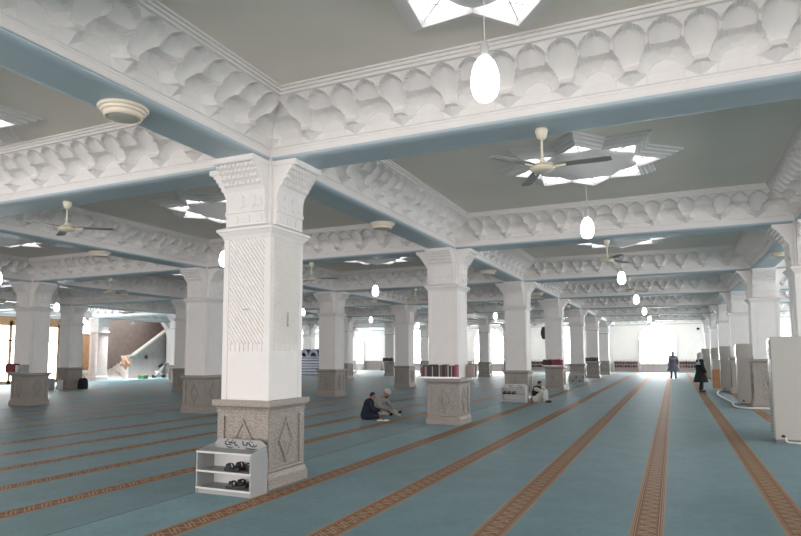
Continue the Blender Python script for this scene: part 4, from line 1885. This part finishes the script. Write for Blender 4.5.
def walker(loc, rz, lab, coat, scarf, trousers, hem, flare, stride, swing, face=0.0, hgt=1.0):
    t = thing('person', lab, 'person', loc, rz)
    t.scale = (hgt, hgt, hgt)
    a = stride
    J = dict(pel=(0, 0, 0.90), spi=(0, 0.01, 1.08), che=(0, 0.0, 1.27), nec=(0, 0.01, 1.40), hea=(0, 0.03, 1.53),
             shl=(-0.17, 0, 1.33), shr=(0.17, 0, 1.33), ell=(-0.25, -swing * 0.5, 1.07), elr=(0.25, swing * 0.5 - 0.03, 1.07),
             wrl=(-0.29, -swing + 0.04, 0.85), wrr=(0.27, swing + 0.04, 0.85),
             hil=(-0.09, 0, 0.86), hir=(0.09, 0, 0.86), knl=(-0.09, a * 0.5 + 0.03, 0.48), knr=(0.09, -a * 0.3 + 0.03, 0.48),
             anl=(-0.09, a, 0.085), anr=(0.09, -a, 0.10), tol=(-0.10, a + 0.14, 0.035), tor=(0.10, -a + 0.14, 0.04),
             hnl=(1, 0, 0), hnr=(-1, 0, 0))
    figure(J, face, 0.1, t)
    c = MB()
    cap(c, J['che'], J['pel'], 0.165, 0.165)
    for s_ in 'lr':
        cap(c, J['che'], J['sh' + s_], 0.14, 0.085)
        cap(c, J['sh' + s_], J['el' + s_], 0.08, 0.068)
        cap(c, J['el' + s_], J['wr' + s_], 0.068, 0.055)
    c.loops(loft([(0, 0, 1.32, 0.10, 0.09), (0, 0, 1.25, 0.17, 0.135), (0, 0, 1.05, 0.175, 0.14), (0, 0, 0.90, 0.20, 0.165), (0, 0, (0.9 + hem) / 2, 0.20 + flare * 0.5, 0.17 + flare * 0.5),
                  (0, 0, hem, 0.20 + flare, 0.175 + flare)]))
    organic('coat', c, 0.014, MT[coat], t, 3)
    g = MB()
    for s_ in 'lr':
        cap(g, J['hi' + s_], J['kn' + s_], 0.105, 0.08)
        cap(g, J['kn' + s_], Vector(J['an' + s_]) + Vector((0, 0, 0.03)), 0.08, 0.06)
    organic('trousers', g, 0.014, MT[trousers], t, 3)
    for s_ in 'lr':
        an, to = J['an' + s_], J['to' + s_]
        shoe((an[0], an[1], 0.05), (to[0], to[1], 0.042), t)
    # head scarf: hood open at the face, draped over the shoulders
    h = MB()
    rot = Matrix.Rotation(face, 3, 'Z') @ Matrix.Rotation(-0.1, 3, 'X')
    hc = Vector(J['hea'])
    h.ell(hc + rot @ Vector((0, -0.022, 0.018)), (0.115, 0.118, 0.135), 18, 12, rot=rot)
    cap(h, hc + rot @ Vector((0, -0.03, -0.04)), (0, -0.01, 1.36), 0.095, 0.115)
    h.loops(loft([(0, 0, 1.42, 0.10, 0.10), (0, 0.0, 1.36, 0.16, 0.13), (0, 0.0, 1.24, 0.21, 0.165), (0, 0.01, 1.16, 0.21, 0.175)]))
    organic('head_scarf', h, 0.012, MT[scarf], t, 3)
    return t


walker((1.03, 29.1, 0), R(-68), 'person in long black coat and silver head scarf standing on the right brown stripe',
       'blackcloth', 'scarf', 'blackcloth', 0.42, 0.12, 0.07, 0.05, 0.0, 1.0)
walker((-0.03, 44.2, 0), R(12), 'person in flared dusky blue coat and grey scarf walking near the far window',
       'bluegrey', 'greycloth', 'bluegrey', 0.45, 0.16, 0.17, 0.14, 0.0, 1.07)


def seated(loc, rz, lab, top, legs, headgear, lean=0.18, knees='cross', bow=0.4, yaw=0.0, hold=True, hair=True, beard=False, ext=False, sc_=1.0, vest=False):
    t = thing('person', lab, 'person', loc, rz)
    t.scale = (sc_, sc_, sc_)
    L = lean
    J = dict(pel=(0, 0, 0.13), spi=(0, L * 0.3, 0.30), che=(0, L * 0.75, 0.48), nec=(0, L * 1.15, 0.60), hea=(0, L * 1.5 + 0.03, 0.71),
             shl=(-0.17, L * 0.8, 0.52), shr=(0.17, L * 0.8, 0.52), hil=(-0.10, 0.02, 0.11), hir=(0.10, 0.02, 0.11))
    if knees == 'cross':
        J.update(knl=(-0.36, 0.28, 0.14), knr=(0.36, 0.28, 0.14), anl=(0.10, 0.40, 0.075), anr=(-0.10, 0.30, 0.075), tol=(0.20, 0.45, 0.05), tor=(-0.20, 0.35, 0.05),
                 ell=(-0.26, L + 0.12, 0.30), elr=(0.26, L + 0.12, 0.30), wrl=(-0.10, L + 0.27, 0.26), wrr=(0.10, L + 0.27, 0.26))
    elif knees == 'ext':
        J.update(knl=(-0.16, 0.44, 0.20), knr=(0.30, 0.30, 0.14), anl=(-0.14, 0.84, 0.075), anr=(-0.02, 0.50, 0.075), tol=(-0.15, 0.90, 0.16), tor=(-0.12, 0.56, 0.05),
                 ell=(-0.26, L + 0.10, 0.30), elr=(0.26, L + 0.12, 0.30), wrl=(-0.10, L + 0.28, 0.26), wrr=(0.10, L + 0.28, 0.26))
    else:
        J.update(knl=(-0.13, 0.36, 0.44), knr=(0.13, 0.36, 0.42), anl=(-0.12, 0.42, 0.075), anr=(0.12, 0.42, 0.075), tol=(-0.13, 0.56, 0.035), tor=(0.13, 0.56, 0.035),
                 ell=(-0.22, 0.33, 0.46), elr=(0.24, 0.30, 0.46), wrl=(-0.06, 0.22, 0.62), wrr=(0.10, 0.34, 0.40),
                 hdl=(0.2, -0.1, 0.9), hnl=(0.3, -0.9, 0))
    J.setdefault('hnl', (0.3, 0, -1))
    J.setdefault('hnr', (-0.3, 0, -1))
    rot, P = figure(J, yaw, bow, t, hk=0.7)
    c = MB()
    cap(c, J['pel'], J['spi'], 0.185, 0.165)
    cap(c, J['spi'], J['che'], 0.165, 0.165)
    cap(c, J['che'], J['nec'], 0.12, 0.065)
    for s_ in 'lr':
        cap(c, J['che'], J['sh' + s_], 0.135, 0.08)
        cap(c, J['sh' + s_], J['el' + s_], 0.078, 0.066)
        cap(c, J['el' + s_], J['wr' + s_], 0.066, 0.046)
    organic('jacket' if top in ('navy', 'blackcloth') else 'robe', c, 0.013, MT[top], t, 3)
    if vest:
        w_ = MB()
        cap(w_, J['spi'], J['che'], 0.18, 0.18)
        for s_ in 'lr':
            cap(w_, J['che'], J['sh' + s_], 0.145, 0.075)
        organic('waistcoat', w_, 0.013, MT['blackcloth'], t, 3)
    g = MB()
    for s_ in 'lr':
        cap(g, J['hi' + s_], J['kn' + s_], 0.125, 0.088)
        cap(g, J['kn' + s_], J['an' + s_], 0.088, 0.062)
    cap(g, J['hil'], J['hir'], 0.13, 0.13)
    organic('trousers', g, 0.014, MT[legs], t, 3)
    for s_ in 'lr':
        shoe(J['an' + s_], J['to' + s_], t, 'black' if knees == 'up' or (ext) else 'skin')
    hb = MB()
    hc = Vector(J['hea'])
    if headgear == 'hair':
        hb.ell(hc + rot @ Vector((0, -0.024, 0.028)), (0.080, 0.086, 0.094), 16, 12, rot=rot)
        organic('hair', hb, 0.008, MT['hair'], t, 2)
    elif headgear == 'turban':
        for k in range(4):
            z = 0.035 + 0.022 * k
            r = (0.098, 0.104, 0.092, 0.07)[k]
            pts = [hc + rot @ Vector((r * math.cos(2 * PI * q / 20), -0.012 + r * math.sin(2 * PI * q / 20), z + 0.012 * math.cos(2 * PI * q / 20 + k))) for q in range(21)]
            hb.tube(pts, 0.024, 8)
        hb.ell(hc + rot @ Vector((0, -0.012, 0.06)), (0.085, 0.09, 0.07), 14, 10, rot=rot)
        organic('turban', hb, 0.008, MT['robe'], t, 2)
    else:
        hb.ell(hc + rot @ Vector((0, -0.018, 0.035)), (0.084, 0.092, 0.085), 16, 12, rot=rot)
        organic('cap', hb, 0.008, MT['hair'], t, 2)
    if beard:
        hb = MB()
        hb.ell(hc + rot @ Vector((0, 0.05, -0.095)), (0.05, 0.05, 0.06), 12, 10, rot=rot)
        organic('beard', hb, 0.008, MT['hair'], t, 2)
    return t


seated((-7.27, 14.12, 0), R(-62), 'person in navy jacket sitting cross-legged on the carpet, back to the viewer', 'navy', 'navy', 'hair', 0.12, 'cross', 0.25, 0.0, sc_=0.83)
seated((-7.48, 15.08, 0), R(-104), 'person in pale grey clothes and white turban sitting with one leg stretched out', 'greycloth', 'robe', 'turban', 0.30, 'ext', 0.65, 0.3, ext=True, beard=True, sc_=0.86)
seated((-4.37, 21.15, 0), R(-98), 'robed person with dark cap sitting against the pillar with knees drawn up', 'robe', 'robe', 'cap', 0.10, 'up', 0.35, -0.3, beard=True, vest=True, sc_=0.88)
# open book between the seated pair
t = thing('open_book', 'open white book on the floor in front of the seated pair', 'book', (-6.72, 13.98, 0), 0.4)
for s_ in (-1, 1):
    b = MB()
    b.loops([[(s_ * 0.002, y, 0.004), (s_ * 0.05, y, 0.03), (s_ * 0.15, y, 0.012), (s_ * 0.15, y, 0.0), (s_ * 0.002, y, 0.0)] for y in (-0.10, 0.10)])
    b.build('pages', MT['page'], t)
